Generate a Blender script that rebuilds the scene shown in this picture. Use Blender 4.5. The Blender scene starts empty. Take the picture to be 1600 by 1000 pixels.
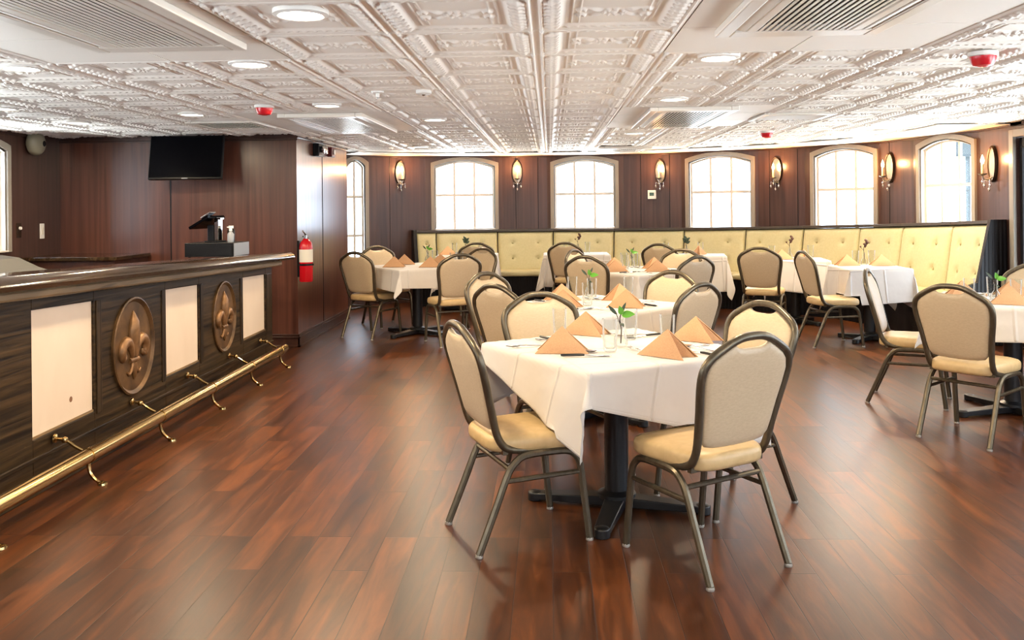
import bpy, math, random
import numpy as np
from mathutils import Vector, Matrix
random.seed(7)
PI = math.pi
S = bpy.context.scene
COL = S.collection
R = math.radians

# ------------------------------------------------------------------ camera
F, CX, CY, CAM_H = 1379.0, 800.0, 318.2, 1.44
YAW, ROLL = math.atan(58 / 1379.0), R(0.6)
cam_d = bpy.data.cameras.new('camera')
cam = bpy.data.objects.new('camera', cam_d)
COL.objects.link(cam)
cam_d.sensor_width = 36
cam_d.lens = F / 1600 * 36
cam_d.shift_y = -(500 - CY) / 1600
cam_d.clip_start = 0.05
CAMROT = Matrix.Rotation(YAW, 3, 'Z') @ Matrix.Rotation(PI / 2, 3, 'X') @ Matrix.Rotation(-ROLL, 3, 'Z')
cam.matrix_world = Matrix.Translation((0, 0, CAM_H)) @ CAMROT.to_4x4()
S.camera = cam
S.view_settings.view_transform = 'Standard'
S.view_settings.look = 'None'
S.view_settings.gamma = 1
S.view_settings.use_curve_mapping = False
S.view_settings.exposure = 1.15


def ray(px, py):
    return CAMROT @ Vector(((px - CX) / F, -(py - CY) / F, -1))


def on_z(px, py, z):
    """room point at height z that the photograph shows at this pixel"""
    d = ray(px, py)
    t = (z - CAM_H) / d.z
    return Vector((d.x * t, d.y * t, z))


def at_y(px, py, y):
    d = ray(px, py)
    t = y / d.y
    return Vector((d.x * t, y, CAM_H + d.z * t))


def at_x(px, py, x):
    d = ray(px, py)
    t = x / d.x
    return Vector((x, d.y * t, CAM_H + d.z * t))


H = 2.171          # ceiling height

# ------------------------------------------------------------------ materials
MATS = {}


def mat(name, color, rough=0.5, metal=0.0, spec=0.5, coat=0.0, sheen=0.0, emit=None, estr=0.0):
    m = bpy.data.materials.new(name)
    m.use_nodes = True
    b = m.node_tree.nodes['Principled BSDF']
    b.inputs['Base Color'].default_value = (*color, 1)
    b.inputs['Roughness'].default_value = rough
    b.inputs['Metallic'].default_value = metal
    b.inputs['Specular IOR Level'].default_value = spec
    b.inputs['Coat Weight'].default_value = coat
    if sheen:
        b.inputs['Sheen Weight'].default_value = sheen
    if emit:
        b.inputs['Emission Color'].default_value = (*emit, 1)
        b.inputs['Emission Strength'].default_value = estr
    MATS[name] = m
    return m


def N(m, kind, **kw):
    n = m.node_tree.nodes.new(kind)
    for k, v in kw.items():
        if hasattr(n, k):
            setattr(n, k, v)
        else:
            n.inputs[k.replace('_', ' ')].default_value = v
    return n


def L(m, a, b):
    m.node_tree.links.new(a, b)


def bsdf(m):
    return m.node_tree.nodes['Principled BSDF']


def ramp(m, fac, c0, c1, p0=0.0, p1=1.0):
    r = N(m, 'ShaderNodeValToRGB')
    r.color_ramp.elements[0].position = p0
    r.color_ramp.elements[1].position = p1
    r.color_ramp.elements[0].color = (*c0, 1)
    r.color_ramp.elements[1].color = (*c1, 1)
    L(m, fac, r.inputs['Fac'])
    return r.outputs['Color']


def grain(m, scale, c0, c1, nscale=1.0, p0=0.3, p1=0.7, bump=0.0, detail=6, dist=0.3, coords='Object', rough=None):
    tc = N(m, 'ShaderNodeTexCoord')
    mp = N(m, 'ShaderNodeMapping')
    mp.inputs['Scale'].default_value = scale
    L(m, tc.outputs[coords], mp.inputs['Vector'])
    no = N(m, 'ShaderNodeTexNoise')
    no.inputs['Scale'].default_value = nscale
    no.inputs['Detail'].default_value = detail
    no.inputs['Distortion'].default_value = dist
    L(m, mp.outputs['Vector'], no.inputs['Vector'])
    c = ramp(m, no.outputs['Fac'], c0, c1, p0, p1)
    L(m, c, bsdf(m).inputs['Base Color'])
    if bump:
        bp = N(m, 'ShaderNodeBump')
        bp.inputs['Strength'].default_value = bump
        bp.inputs['Distance'].default_value = 0.01
        L(m, no.outputs['Fac'], bp.inputs['Height'])
        L(m, bp.outputs['Normal'], bsdf(m).inputs['Normal'])
    if rough:
        rr = N(m, 'ShaderNodeMapRange')
        rr.inputs['To Min'].default_value = rough[0]
        rr.inputs['To Max'].default_value = rough[1]
        L(m, no.outputs['Fac'], rr.inputs['Value'])
        L(m, rr.outputs['Result'], bsdf(m).inputs['Roughness'])
    return no


# mahogany panelling
m = mat('mahogany_panel', (.05, .02, .012), .29, spec=.5)
grain(m, (22, 22, 0.7), (.038, .0175, .0125), (.082, .038, .0275), 1.0, .3, .72, bump=.06)
m = mat('mahogany_gloss', (.05, .02, .012), .3, coat=.7)
bsdf(m).inputs['Coat Roughness'].default_value = .2
grain(m, (22, 22, 0.7), (.060, .020, .0125), (.140, .050, .030), 1.0, .3, .72, bump=.04)
m = mat('mahogany_trim', (.05, .02, .012), .3)
grain(m, (8, 8, 8), (.030, .012, .009), (.060, .024, .015), 1.5)
# bar oak, dark stained
m = mat('bar_oak', (.05, .03, .015), .42, spec=.22)
grain(m, (30, 1.5, 36), (.006, .0034, .0015), (.075, .043, .017), 1.0, .34, .74, bump=.15, dist=.7)
m = mat('bar_oak_upright', (.05, .03, .015), .42, spec=.22)
grain(m, (30, 36, 1.5), (.006, .0034, .0015), (.065, .037, .015), 1.0, .34, .74, bump=.15, dist=.7)
m = mat('bar_top', (.05, .03, .015), .12, coat=.4)
grain(m, (20, 1.5, 20), (.014, .008, .004), (.055, .032, .015), 1.0, .3, .75)
m = mat('bar_moulding', (.1, .06, .03), .35)
grain(m, (26, 2.0, 30), (.10, .062, .028), (.34, .22, .105), 1.0, .3, .75, bump=.1, dist=1.2)
m = mat('bronze_carving', (.2, .11, .035), .42, metal=.35)
grain(m, (9, 9, 9), (.055, .028, .010), (.20, .105, .038), 1.0, .32, .75, bump=.1)
m = mat('bronze_fleur', (.3, .16, .06), .4, metal=.45)
grain(m, (14, 14, 14), (.12, .06, .02), (.38, .20, .085), 1.0, .3, .75, bump=.25)
# cream inlay
m = mat('cream_panel', (.78, .62, .47), .5)
no = grain(m, (6, 3, 1.2), (.74, .60, .46), (.80, .66, .52), 1.5, .3, .7)
m = mat('scuff', (.25, .12, .06), .6)

# floor planks
m = mat('floor_planks', (.2, .07, .03), .3, spec=.42)
tc = N(m, 'ShaderNodeTexCoord')
sx = N(m, 'ShaderNodeSeparateXYZ')
cb = N(m, 'ShaderNodeCombineXYZ')
L(m, tc.outputs['Object'], sx.inputs[0])
L(m, sx.outputs['Y'], cb.inputs['X'])
L(m, sx.outputs['X'], cb.inputs['Y'])
br = N(m, 'ShaderNodeTexBrick')
br.offset = 0.37
br.offset_frequency = 3
br.inputs['Color1'].default_value = (.0, .0, .0, 1)
br.inputs['Color2'].default_value = (1, 1, 1, 1)
br.inputs['Mortar'].default_value = (.5, .5, .5, 1)
br.inputs['Scale'].default_value = 1
br.inputs['Mortar Size'].default_value = .0022
br.inputs['Mortar Smooth'].default_value = .3
br.inputs['Brick Width'].default_value = .95
br.inputs['Row Height'].default_value = .145
L(m, cb.outputs[0], br.inputs['Vector'])
# shift the grain per plank
mp = N(m, 'ShaderNodeVectorMath', operation='MULTIPLY_ADD')
mp.inputs[1].default_value = (1.2, 9, 1)
vm = N(m, 'ShaderNodeVectorMath', operation='SCALE')
vm.inputs['Scale'].default_value = 37
L(m, br.outputs['Color'], vm.inputs[0])
L(m, cb.outputs[0], mp.inputs[0])
L(m, vm.outputs[0], mp.inputs[2])
no = N(m, 'ShaderNodeTexNoise')
no.inputs['Scale'].default_value = 1.6
no.inputs['Detail'].default_value = 7
no.inputs['Roughness'].default_value = .6
no.inputs['Distortion'].default_value = .8
L(m, mp.outputs[0], no.inputs['Vector'])
mixf = N(m, 'ShaderNodeMath', operation='MULTIPLY_ADD')
L(m, no.outputs['Fac'], mixf.inputs[0])
mixf.inputs[1].default_value = 0.8
sub = N(m, 'ShaderNodeMath', operation='MULTIPLY')
L(m, br.outputs['Color'], sub.inputs[0])
sub.inputs[1].default_value = 0.2
L(m, sub.outputs[0], mixf.inputs[2])
rp = N(m, 'ShaderNodeValToRGB')
L(m, mixf.outputs[0], rp.inputs['Fac'])
e = rp.color_ramp.elements
e[0].position, e[0].color = .28, (.017, .0038, .0013, 1)
e[1].position, e[1].color = .78, (.190, .054, .0115, 1)
k = e.new(.5)
k.color = (.068, .0186, .0046, 1)
mx = N(m, 'ShaderNodeMix', data_type='RGBA')
L(m, br.outputs['Fac'], mx.inputs['Factor'])
L(m, rp.outputs['Color'], mx.inputs['A'])
mx.inputs['B'].default_value = (.03, .012, .007, 1)
L(m, mx.outputs['Result'], bsdf(m).inputs['Base Color'])
rr = N(m, 'ShaderNodeMapRange')
rr.inputs['To Min'].default_value = .28
rr.inputs['To Max'].default_value = .40
L(m, no.outputs['Fac'], rr.inputs['Value'])
L(m, rr.outputs['Result'], bsdf(m).inputs['Roughness'])
bh = N(m, 'ShaderNodeMath', operation='MULTIPLY_ADD')
L(m, br.outputs['Fac'], bh.inputs[0])
bh.inputs[1].default_value = -1.2
no2 = N(m, 'ShaderNodeTexNoise')
no2.inputs['Scale'].default_value = 3.0
no2.inputs['Detail'].default_value = 3
L(m, mp.outputs[0], no2.inputs['Vector'])
sc3 = N(m, 'ShaderNodeMath', operation='MULTIPLY')
sc3.inputs[1].default_value = .5
L(m, no2.outputs['Fac'], sc3.inputs[0])
L(m, sc3.outputs[0], bh.inputs[2])
bp = N(m, 'ShaderNodeBump')
bp.inputs['Strength'].default_value = .4
bp.inputs['Distance'].default_value = .004
L(m, bh.outputs[0], bp.inputs['Height'])
L(m, bp.outputs['Normal'], bsdf(m).inputs['Normal'])

mat('ceiling_tile', (.93, .885, .815), .45)
mat('ceiling_plain', (.92, .875, .805), .5)
mat('ac_plastic', (.80, .75, .67), .3)
mat('ac_dark', (.03, .02, .014), .7)
mat('lamp_lens', (1, .95, .85), .4, emit=(1, .9, .72), estr=9)
mat('lamp_trim', (.85, .83, .78), .4)
mat('red_plastic', (.55, .012, .02), .25)
mat('dark_red', (.12, .01, .012), .3)
mat('white_plastic', (.82, .80, .75), .35)
mat('beige_plastic', (.24, .215, .15), .4)
mat('black_plastic', (.006, .006, .007), .35, spec=.2)
mat('screen_black', (.002, .002, .003), .12, spec=.06)
mat('lcd_green', (.05, .11, .08), .2)
mat('dull_steel', (.022, .020, .017), .6, spec=.25)
mat('grey_plastic', (.25, .27, .3), .35)
m = mat('window_casing', (.27, .24, .20), .35)
mat('muntin', (.62, .57, .50), .4)
m = mat('tan_vinyl', (.56, .43, .27), .42, sheen=.1)
grain(m, (60, 60, 170), (.53, .41, .265), (.59, .465, .305), 1.0, .3, .7, bump=.02, detail=2)
m = mat('seat_vinyl', (.55, .40, .22), .4)
grain(m, (30, 30, 30), (.52, .365, .175), (.59, .42, .21), 1.0, .3, .7, bump=.04, detail=2)
m = mat('bronze_frame', (.12, .098, .066), .32, metal=.7)
grain(m, (60, 60, 12), (.10, .082, .055), (.15, .122, .082), 1.0, .3, .7)
mat('glide', (.5, .47, .42), .35, metal=.6)
mat('black_iron', (.007, .007, .008), .35)
m = mat('linen', (.64, .605, .57), .75, sheen=.2)
uvn = N(m, 'ShaderNodeTexCoord')
# pressed fold lines of the cloth
sc_ = N(m, 'ShaderNodeVectorMath', operation='SCALE')
sc_.inputs['Scale'].default_value = 4
L(m, uvn.outputs['UV'], sc_.inputs[0])
fr = N(m, 'ShaderNodeVectorMath', operation='FRACTION')
L(m, sc_.outputs[0], fr.inputs[0])
sxx = N(m, 'ShaderNodeSeparateXYZ')
L(m, fr.outputs[0], sxx.inputs[0])


def crease(out):
    a = N(m, 'ShaderNodeMath', operation='SUBTRACT')
    L(m, out, a.inputs[0])
    a.inputs[1].default_value = .5
    b = N(m, 'ShaderNodeMath', operation='ABSOLUTE')
    L(m, a.outputs[0], b.inputs[0])
    c = N(m, 'ShaderNodeMapRange')
    c.inputs['From Min'].default_value = .46
    c.inputs['From Max'].default_value = .5
    L(m, b.outputs[0], c.inputs['Value'])
    return c.outputs['Result']


ad = N(m, 'ShaderNodeMath', operation='MAXIMUM')
L(m, crease(sxx.outputs['X']), ad.inputs[0])
L(m, crease(sxx.outputs['Y']), ad.inputs[1])
nz = N(m, 'ShaderNodeTexNoise')
nz.inputs['Scale'].default_value = 5
nz.inputs['Detail'].default_value = 3
L(m, uvn.outputs['UV'], nz.inputs['Vector'])
mm = N(m, 'ShaderNodeMath', operation='MULTIPLY_ADD')
L(m, ad.outputs[0], mm.inputs[0])
mm.inputs[1].default_value = .6
L(m, nz.outputs['Fac'], mm.inputs[2])
bp = N(m, 'ShaderNodeBump')
bp.inputs['Strength'].default_value = .5
bp.inputs['Distance'].default_value = .022
L(m, mm.outputs[0], bp.inputs['Height'])
L(m, bp.outputs['Normal'], bsdf(m).inputs['Normal'])
m = mat('peach_linen', (.62, .36, .19), .8)
grain(m, (180, 180, 180), (.53, .30, .155), (.60, .35, .19), 1.0, .3, .7, bump=.08, detail=2)
mat('steel', (.42, .40, .38), .18, metal=1)
mat('knife_handle', (.012, .012, .012), .35)
mat('chrome', (.75, .74, .72), .08, metal=1)
m = mat('brass', (.58, .40, .17), .18, metal=1)
mat('antique_silver', (.42, .38, .32), .3, metal=.9)
mat('dark_bronze', (.035, .02, .012), .35, metal=.5)
mat('candle_sleeve', (.8, .55, .3), .5)
mat('bulb_glow', (1, .7, .4), .4, emit=(1, .62, .28), estr=14)
mat('leaf_green', (.10, .33, .03), .4)
mat('leaf_dark', (.03, .055, .03), .45)
mat('dried_flower', (.10, .045, .03), .7)
mat('stem_brown', (.05, .03, .02), .6)
m = mat('banquette_vinyl', (.62, .53, .24), .38)
grain(m, (40, 40, 40), (.50, .45, .25), (.54, .485, .28), 1.0, .3, .7, bump=.03, detail=2)
mat('banquette_button', (.40, .345, .175), .4)
m = mat('black_board', (.008, .007, .008), .4, spec=.2)
tc = N(m, 'ShaderNodeTexCoord')
wv = N(m, 'ShaderNodeTexWave')
wv.inputs['Scale'].default_value = 8
L(m, tc.outputs['Object'], wv.inputs['Vector'])
bp = N(m, 'ShaderNodeBump')
bp.inputs['Strength'].default_value = .3
bp.inputs['Distance'].default_value = .01
L(m, wv.outputs['Fac'], bp.inputs['Height'])
L(m, bp.outputs['Normal'], bsdf(m).inputs['Normal'])
mat('banquette_rail', (.055, .042, .032), .3)
mat('deck_paint', (.020, .031, .036), .5)
mat('deck_white', (.8, .82, .84), .5)
mat('extinguisher_red', (.48, .006, .012), .22)
mat('label_paper', (.72, .68, .58), .5)
m = mat('glass', (1, 1, 1), .05)


def clear(name, tint, gloss, milk=0.0, rim=False):
    m = bpy.data.materials.new(name)
    m.use_nodes = True
    nt = m.node_tree
    nt.nodes.clear()
    out = nt.nodes.new('ShaderNodeOutputMaterial')
    mix = nt.nodes.new('ShaderNodeMixShader')
    tr = nt.nodes.new('ShaderNodeBsdfTransparent')
    gl = nt.nodes.new('ShaderNodeBsdfGlossy')
    lw = nt.nodes.new('ShaderNodeLayerWeight')
    lw.inputs['Blend'].default_value = gloss
    tr.inputs['Color'].default_value = (*tint, 1)
    gl.inputs['Roughness'].default_value = .03
    cap = nt.nodes.new('ShaderNodeMath')
    cap.operation = 'MULTIPLY'
    cap.inputs[1].default_value = .6 if rim else 1.0
    nt.links.new(lw.outputs['Fresnel'], cap.inputs[0])
    nt.links.new(cap.outputs[0], mix.inputs['Fac'])
    if milk:
        df = nt.nodes.new('ShaderNodeBsdfTranslucent')
        df2 = nt.nodes.new('ShaderNodeBsdfDiffuse')
        ms = nt.nodes.new('ShaderNodeAddShader')
        m2 = nt.nodes.new('ShaderNodeMixShader')
        df.inputs['Color'].default_value = (.5, .5, .5, 1)
        df2.inputs['Color'].default_value = (.5, .5, .5, 1)
        nt.links.new(df.outputs[0], ms.inputs[0])
        nt.links.new(df2.outputs[0], ms.inputs[1])
        m2.inputs['Fac'].default_value = milk
        nt.links.new(tr.outputs[0], m2.inputs[1])
        nt.links.new(ms.outputs[0], m2.inputs[2])
        tr = m2
    nt.links.new(tr.outputs[0], mix.inputs[1])
    if rim:  # white at grazing angles stands in for brightly lit glass edges
        wd = nt.nodes.new('ShaderNodeBsdfDiffuse')
        wd.inputs['Color'].default_value = (.85, .85, .85, 1)
        m3 = nt.nodes.new('ShaderNodeMixShader')
        m3.inputs['Fac'].default_value = .55
        nt.links.new(gl.outputs[0], m3.inputs[1])
        nt.links.new(wd.outputs[0], m3.inputs[2])
        gl = m3
    nt.links.new(gl.outputs[0], mix.inputs[2])
    nt.links.new(mix.outputs[0], out.inputs['Surface'])
    MATS[name] = m


clear('window_glass', (.97, .99, 1), .12)
clear('table_glass', (.955, .965, .96), .20, 0, True)
mat('crystal', (.85, .85, .85), .12, metal=.85)

# ------------------------------------------------------------------ mesh helper


class MB:
    def __init__(self):
        self.v, self.f, self.uv = [], [], None

    def add(self, vs, fs):
        b = len(self.v)
        self.v += [tuple(p) for p in vs]
        self.f += [tuple(i + b for i in q) for q in fs]
        return b

    def box(self, x0, x1, y0, y1, z0, z1, M=None):
        vs = [Vector((x, y, z)) for z in (z0, z1) for y in (y0, y1) for x in (x0, x1)]
        if M:
            vs = [M @ v for v in vs]
        self.add(vs, [(0, 2, 3, 1), (4, 5, 7, 6), (0, 1, 5, 4), (2, 6, 7, 3), (0, 4, 6, 2), (1, 3, 7, 5)])
        return self

    def hexa(self, p):
        """eight corners: bottom ring of four then the top ring"""
        self.add(p, [(3, 2, 1, 0), (4, 5, 6, 7), (0, 1, 5, 4), (1, 2, 6, 5), (2, 3, 7, 6), (3, 0, 4, 7)])
        return self

    def tube(self, path, r, n=8, cap=True, closed=False, flat=None, up=None):
        P = [Vector(p) for p in path]
        m_ = len(P)
        rr = r if isinstance(r, (list, tuple)) else [r] * m_
        T = []
        for i in range(m_):
            if closed:
                t = P[(i + 1) % m_] - P[i - 1]
            else:
                t = P[min(i + 1, m_ - 1)] - P[max(i - 1, 0)]
            T.append(t.normalized() if t.length > 1e-9 else Vector((0, 0, 1)))
        u = Vector(up) if up else (Vector((0, 0, 1)) if abs(T[0].z) < .9 else Vector((1, 0, 0)))
        u = (u - T[0] * u.dot(T[0])).normalized()
        vs = []
        for i in range(m_):
            u = u - T[i] * u.dot(T[i])
            u = u.normalized() if u.length > 1e-9 else T[i].orthogonal().normalized()
            w = T[i].cross(u)
            fl = flat or 1
            for k in range(n):
                a = 2 * PI * (k + .5) / n
                vs.append(P[i] + u * (math.cos(a) * rr[i] * fl) + w * (math.sin(a) * rr[i]))
        fs = []
        for i in range(m_ if closed else m_ - 1):
            j = (i + 1) % m_
            for k in range(n):
                l = (k + 1) % n
                fs.append((i * n + k, i * n + l, j * n + l, j * n + k))
        if cap and not closed:
            fs.append(tuple(range(n - 1, -1, -1)))
            fs.append(tuple((m_ - 1) * n + k for k in range(n)))
        self.add(vs, fs)
        return self

    def lathe(self, prof, n=20, M=None, cap0=True, cap1=True):
        vs = []
        for r, z in prof:
            for k in range(n):
                a = 2 * PI * k / n
                p = Vector((r * math.cos(a), r * math.sin(a), z))
                vs.append(M @ p if M else p)
        fs = []
        for i in range(len(prof) - 1):
            for k in range(n):
                l = (k + 1) % n
                fs.append((i * n + k, i * n + l, (i + 1) * n + l, (i + 1) * n + k))
        if cap0:
            fs.append(tuple(range(n - 1, -1, -1)))
        if cap1:
            fs.append(tuple((len(prof) - 1) * n + k for k in range(n)))
        self.add(vs, fs)
        return self

    def rings(self, rings, cap0=True, cap1=True):
        n = len(rings[0])
        vs = [p for r_ in rings for p in r_]
        fs = []
        for i in range(len(rings) - 1):
            for k in range(n):
                l = (k + 1) % n
                fs.append((i * n + k, i * n + l, (i + 1) * n + l, (i + 1) * n + k))
        if cap0:
            fs.append(tuple(range(n - 1, -1, -1)))
        if cap1:
            fs.append(tuple((len(rings) - 1) * n + k for k in range(n)))
        self.add(vs, fs)
        return self

    def build(self, name, material, parent=None, smooth=False, bevel=0.0, loc=None, angle=40):
        me = bpy.data.meshes.new(name)
        me.from_pydata(self.v, [], self.f)
        me.validate()
        if self.uv is not None:
            ul = me.uv_layers.new(name='UVMap')
            for lp in me.loops:
                ul.data[lp.index].uv = self.uv[lp.vertex_index]
        me.materials.append(MATS[material])
        o = bpy.data.objects.new(name, me)
        COL.objects.link(o)
        if parent:
            o.parent = parent
        if loc:
            o.location = loc
        if bevel:
            md = o.modifiers.new('bevel', 'BEVEL')
            md.width = bevel
            md.segments = 2
            md.limit_method = 'ANGLE'
            md.angle_limit = R(45)
        if smooth:
            for p in me.polygons:
                p.use_smooth = True
            try:
                me.set_sharp_from_angle(angle=R(angle))
            except Exception:
                pass
        return o


def spline(pts, n=6, closed=False):
    P = [Vector(p) for p in pts]
    out = []
    m_ = len(P)
    rng = range(m_) if closed else range(m_ - 1)
    for i in rng:
        if closed:
            a, b, c, d = P[i - 1], P[i], P[(i + 1) % m_], P[(i + 2) % m_]
        else:
            a, b, c, d = P[max(i - 1, 0)], P[i], P[i + 1], P[min(i + 2, m_ - 1)]
        for k in range(n):
            t = k / n
            out.append(.5 * ((2 * b) + (c - a) * t + (2 * a - 5 * b + 4 * c - d) * t * t + (3 * b - a - 3 * c + d) * t ** 3))
    if not closed:
        out.append(P[-1])
    return out


def tag(o, label=None, cat=None, group=None, kind=None):
    if label:
        o['label'] = label
    if cat:
        o['category'] = cat
    if group:
        o['group'] = group
    if kind:
        o['kind'] = kind
    return o


def thing(name, label, cat, loc=(0, 0, 0), rz=0.0, group=None):
    o = bpy.data.objects.new(name, None)
    o.empty_display_size = .1
    COL.objects.link(o)
    o.location = loc
    o.rotation_euler = (0, 0, rz)
    return tag(o, label, cat, group)


def dup(src, label, loc, rz, group=None):
    def cp(o, par):
        c = o.copy()
        COL.objects.link(c)
        c.parent = par
        for ch in [x for x in KIDS.get(o.name, [])]:
            cp(ch, c)
        return c
    KIDS = {}
    for o in bpy.data.objects:
        if o.parent:
            KIDS.setdefault(o.parent.name, []).append(o)
    r = cp(src, None)
    r.location = loc
    r.rotation_euler = (src.rotation_euler[0], src.rotation_euler[1], rz)
    r['label'] = label
    if group:
        r['group'] = group
    return r


def structure(o):
    o['kind'] = 'structure'
    return o


# ------------------------------------------------------------------ hull outline
BREAKS = [(530, 12.40), (590, 12.72), (665, 13.02), (785, 13.22), (855, 13.25), (975, 13.15), (1065, 12.87), (1185, 12.30),
          (1258, 11.88), (1375, 11.05), (1428, 10.47), (1530, 9.38), (1584, 8.72)]
BP = [Vector((at_y(px, 318, d).x, d)) for px, d in BREAKS]
XL, XR, YB = -5.05, BP[-1].x, -4.6
RY = BP[-1].y
LEFTBOW = [Vector((XL, 8.95)), Vector((-4.9, 10.3)), Vector((-4.2, 11.4)), BP[0]]
HULL = LEFTBOW[:-1] + BP + [Vector((XR, RY - .2))]


# ------------------------------------------------------------------ walls
def wall_strip(mb, p0, p1, z0, z1, holes, th=.12):
    """wall from p0 to p1 (room on its right hand side), with arched holes (s0, s1, zb, zspring, rise)"""
    p0, p1 = Vector((p0[0], p0[1])), Vector((p1[0], p1[1]))
    d = p1 - p0
    ln = d.length
    d = d / ln
    nrm = Vector((-d.y, d.x))      # outward (left hand side)

    def P(s, z, o):
        q = p0 + d * s + nrm * (th * o)
        return (q.x, q.y, z)

    def quad(s0, s1, za0, za1, zb0, zb1):
        for o in (0, 1):
            vs = [P(s0, za0, o), P(s1, za1, o), P(s1, zb1, o), P(s0, zb0, o)]
            mb.add(vs, [(0, 1, 2, 3)] if o == 0 else [(3, 2, 1, 0)])
    cur = 0
    for (s0, s1, zb, zs, rise) in sorted(holes):
        quad(cur, s0, z0, z0, z1, z1)
        if zb > z0 + .001:
            quad(s0, s1, z0, z0, zb, zb)
        n = 14
        arc = []
        for k in range(n + 1):
            t = k / n
            arc.append((s0 + (s1 - s0) * t, zs + rise * (1 - (2 * t - 1) ** 2)))
        for k in range(n):
            quad(arc[k][0], arc[k + 1][0], arc[k][1], arc[k + 1][1], z1, z1)
        loop = [(s0, zb), (s0, zs)] + arc + [(s1, zs), (s1, zb)]
        for a, b in zip(loop, loop[1:] + loop[:1]):
            if abs(a[0] - b[0]) + abs(a[1] - b[1]) < 1e-6:
                continue
            mb.add([P(a[0], a[1], 0), P(b[0], b[1], 0), P(b[0], b[1], 1), P(a[0], a[1], 1)], [(0, 1, 2, 3)])
        cur = s1
    quad(cur, ln, z0, z0, z1, z1)


WIN_N = [0]
PORTALS = []


def window(p0, p1, s0, s1, zb, zs, rise, rows=(.52,), cols=3, th=.12, real=True):
    """casing, muntin bars and pane standing in a hole of the wall p0-p1"""
    WIN_N[0] += 1
    p0, p1 = Vector((p0[0], p0[1])), Vector((p1[0], p1[1]))
    d = (p1 - p0).normalized()
    nrm = Vector((-d.y, d.x))
    root = bpy.data.objects.new('window_%d' % WIN_N[0], None)
    COL.objects.link(root)
    structure(root)
    mid = p0 + d * ((s0 + s1) / 2)
    root.location = (mid.x, mid.y, 0)
    root.rotation_euler = (0, 0, math.atan2(d.y, d.x))
    w = (s1 - s0) / 2
    # local: x along wall, y outward, z up

    def arcz(x):
        return zs + rise * (1 - (x / w) ** 2)
    xs = [-w + 2 * w * k / 16 for k in range(17)]
    inner = [(-w, zb)] + [(x, arcz(x)) for x in xs] + [(w, zb)]
    cw = .055
    outer = [(-w - cw, zb)] + [(x * (w + cw) / w, arcz(x) + cw * .95) for x in xs] + [(w + cw, zb)]
    mb = MB()
    y0, y1 = -.028, 0.0
    n = len(inner)
    vs = [(x, y0, z) for x, z in inner] + [(x, y0, z) for x, z in outer] + [(x, y1, z) for x, z in inner] + [(x, y1, z) for x, z in outer]
    fs = []
    for k in range(n - 1):
        fs += [(k, k + 1, n + k + 1, n + k), (n + k, n + k + 1, 3 * n + k + 1, 3 * n + k), (2 * n + k, 2 * n + k + 1, k + 1, k)]
    mb.add(vs, fs)
    mb.build('window_frame', 'window_casing', root, bevel=.004)
    # lining of the reveal
    mb = MB()
    e = .012
    ins = [(x * (w - e) / w, z - (e if i not in (0, n - 1) else 0)) for i, (x, z) in enumerate(inner)]
    vs = [(x, -.005, z) for x, z in ins] + [(x, th, z) for x, z in ins]
    mb.add(vs, [(k, k + 1, n + k + 1, n + k) for k in range(n - 1)])
    mb.box(-w, w, -.03, th, zb - .0, zb + .014)
    mb.build('reveal', 'muntin', root)
    mb = MB()
    yb0, yb1 = .055, .085
    ht = zs + rise - zb
    for c in range(1, cols):
        x = -w + 2 * w * c / cols
        mb.box(x - .015, x + .015, yb0, yb1, zb, arcz(x))
    for r_ in rows:
        mb.box(-w, w, yb0 + .002, yb1 - .002, zb + ht * r_ - .017, zb + ht * r_ + .017)
    sash = []
    for x, z in inner:
        sash.append((x * (w - .03) / w, z - .03 if z > zb + .01 else z + .03))
    vs = [(x, yb0 - .005, z) for x, z in inner] + [(x, yb0 - .005, z) for x, z in sash]
    mb.add(vs, [(k, k + 1, n + k + 1, n + k) for k in range(n - 1)])
    mb.build('muntin_bars', 'muntin', root)
    mb = MB()
    vs = [(x, .068, z) for x, z in inner] + [(x, .072, z) for x, z in inner]
    mb.add(vs, [tuple(range(n - 1, -1, -1)), tuple(range(n, 2 * n))] +
           [(k, (k + 1) % n, n + (k + 1) % n, n + k) for k in range(n)])
    mb.build('glass_pane', 'window_glass', root)
    c = mid + nrm * (th + .03)
    PORTALS.append((c, math.atan2(d.y, d.x), 2 * w, zb, zs + rise))
    return root


def hole_px(i, a, b, y=300):
    """hole in hull facet i between two picture columns"""
    p0, p1 = BP[i], BP[i + 1]
    d = (p1 - p0)
    out = []
    for px in (a, b):
        r_ = ray(px, y)
        q = Vector((r_.x, r_.y))
        # p0 + s d = t q
        den = d.x * (-q.y) + d.y * q.x
        s = (-p0.x * (-q.y) - p0.y * q.x) / den
        out.append(s * d.length)
    return out


wb = MB()
ZS, RISE, ZB = 2.005, .085, 1.06
winspecs = []
for i in range(len(BP) - 1):
    holes = []
    if i == 0:
        a, b = hole_px(i, 541, 570)
        a = max(a, .05) if a > 0 else .04
        holes = [(a, b, .62, ZS, RISE)]
        winspecs.append((BP[i], BP[i + 1], holes[0], (.26, .64), 2))
    elif i in (2, 4, 6, 8, 10):
        cols_ = {2: (679, 773), 4: (866, 961), 6: (1077, 1174), 8: (1273, 1366), 10: (1439, 1521)}[i]
        a, b = hole_px(i, *cols_)
        holes = [(a, b, ZB + (.03 if i == 10 else 0), ZS + (.0 if i < 8 else .01), RISE)]
        winspecs.append((BP[i], BP[i + 1], holes[0], (.50,), 3))
    wall_strip(wb, BP[i], BP[i + 1], 0, H + .02, holes)
o = structure(wb.build('wall_bow', 'mahogany_panel'))
for (p0, p1, h_, rows, cols_) in winspecs:
    window(p0, p1, h_[0], h_[1], h_[2], h_[3], h_[4], rows, cols_)

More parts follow.
